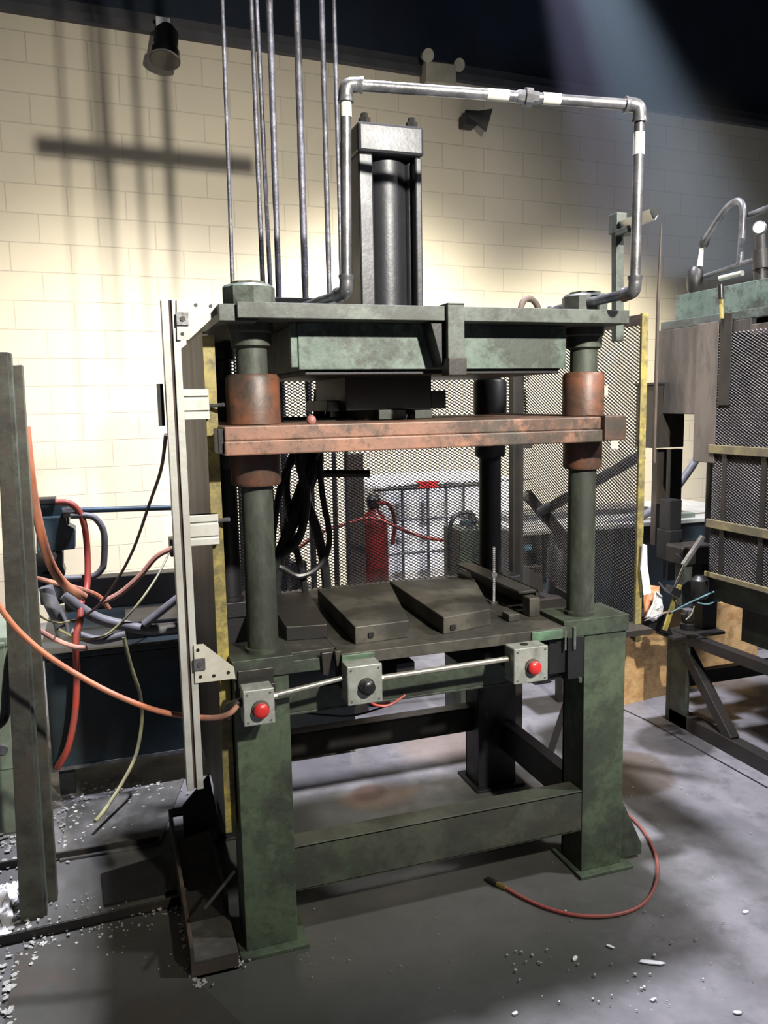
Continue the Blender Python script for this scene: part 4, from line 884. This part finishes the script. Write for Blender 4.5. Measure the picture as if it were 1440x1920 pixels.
flakes([(1200, 1500, 160, 60, 60, .0015, .005), (1250, 1750, 160, 90, 40, .0015, .006), (700, 1780, 160, 40, 18, .001, .003), (1150, 1870, 160, 40, 14, .002, .007), (1050, 1880, 150, 30, 8, .002, .006),
        (1000, 1800, 40, 8, 10, .002, .008)], 'floor_scraps', 'chip', 'small pale scraps scattered over the open concrete floor', 5)
def scrap(px, py, s0, lab, ang=0, ln=1.0):
    mb = MB(); p = atz(px, py, .002)
    poly = [p+Vector((s0*ln*math.cos(t)*random.uniform(.7, 1)*math.cos(ang)-s0*.5*math.sin(t)*math.sin(ang), s0*ln*math.cos(t)*math.sin(ang)+s0*.5*math.sin(t)*math.cos(ang), 0)) for t in [2*PI*i/7 for i in range(7)]]
    mb.prism(poly, (0, 0, .004)); tag(mb.build('plastic_scrap', M['white']), lab, 'scrap')
scrap(1222, 1806, .016, 'long thin white scrap on the floor at the lower right', -.45, 2.6)
scrap(1145, 1776, .010, 'small white scrap on the floor near the shadow edge, lower centre right', -.9, 1.4)
scrap(1078, 1798, .011, 'flat white sliver on the floor left of the long white scrap', .5, 1.3)
scrap(1225, 1876, .010, 'white scrap on the floor below the long white scrap', .1, 1.2)
scrap(1382, 1900, .011, 'cream scrap at the lower right corner of the floor', -.3, 1.2)
scrap(1398, 1711, .012, 'white scrap on the open floor at the right edge', .1, 1.2)
scrap(966, 1901, .010, 'white scrap at the bottom centre of the floor', .2, 1.1)
# crumpled white sheeting at the left edge
mb = MB(); rr = random.Random(9); nx, ny = 14, 10
a = atz(-30, 1760, 0); b = atz(34, 1655, 0); vs = []
for j in range(ny+1):
    for i in range(nx+1):
        p = a + Vector(((b.x-a.x)*i/nx, (b.y-a.y)*j/ny, 0)); e = math.sin(PI*i/nx)*math.sin(PI*j/ny)
        vs.append(p+Vector((rr.uniform(-.01, .01), rr.uniform(-.01, .01), .004+e*.06*rr.uniform(.4, 1.0))))
mb.add(vs, [(j*(nx+1)+i, j*(nx+1)+i+1, (j+1)*(nx+1)+i+1, (j+1)*(nx+1)+i) for j in range(ny) for i in range(nx)])
tag(mb.build('plastic_sheet', M['white']), 'crumpled white plastic sheet on the floor at the left edge', 'sheet')

# ---------------------------------------------------------------- haze volume added to show the beam, upper right
hm_ = bpy.data.materials.new('beam_haze'); hm_.use_nodes = True; nt = hm_.node_tree; nt.nodes.clear()
ou = nt.nodes.new('ShaderNodeOutputMaterial'); vs__ = nt.nodes.new('ShaderNodeVolumeScatter')
vs__.inputs['Density'].default_value = .014; vs__.inputs['Anisotropy'].default_value = 0.0
nt.links.new(vs__.outputs[0], ou.inputs['Volume'])
hz_o = MB().box((2.6, 5.30, 2.6), (6.8, 6.2, 7.3)).build('haze', hm_)
tag(hz_o, 'faint haze added at the upper right to show the bluish beam', 'haze', kind='stuff')

p_ = [atz(1150, 1322, 0), atz(1215, 1352, 0), atz(1300, 1400, 0), atz(1440, 1478, 0)]
jm = MB()
for a, b in zip(p_, p_[1:]): bar(jm, a+Vector((0, 0, .0005)), b+Vector((0, 0, .0005)), .009, .002)
struct(jm, 'trim_2', M['black'])
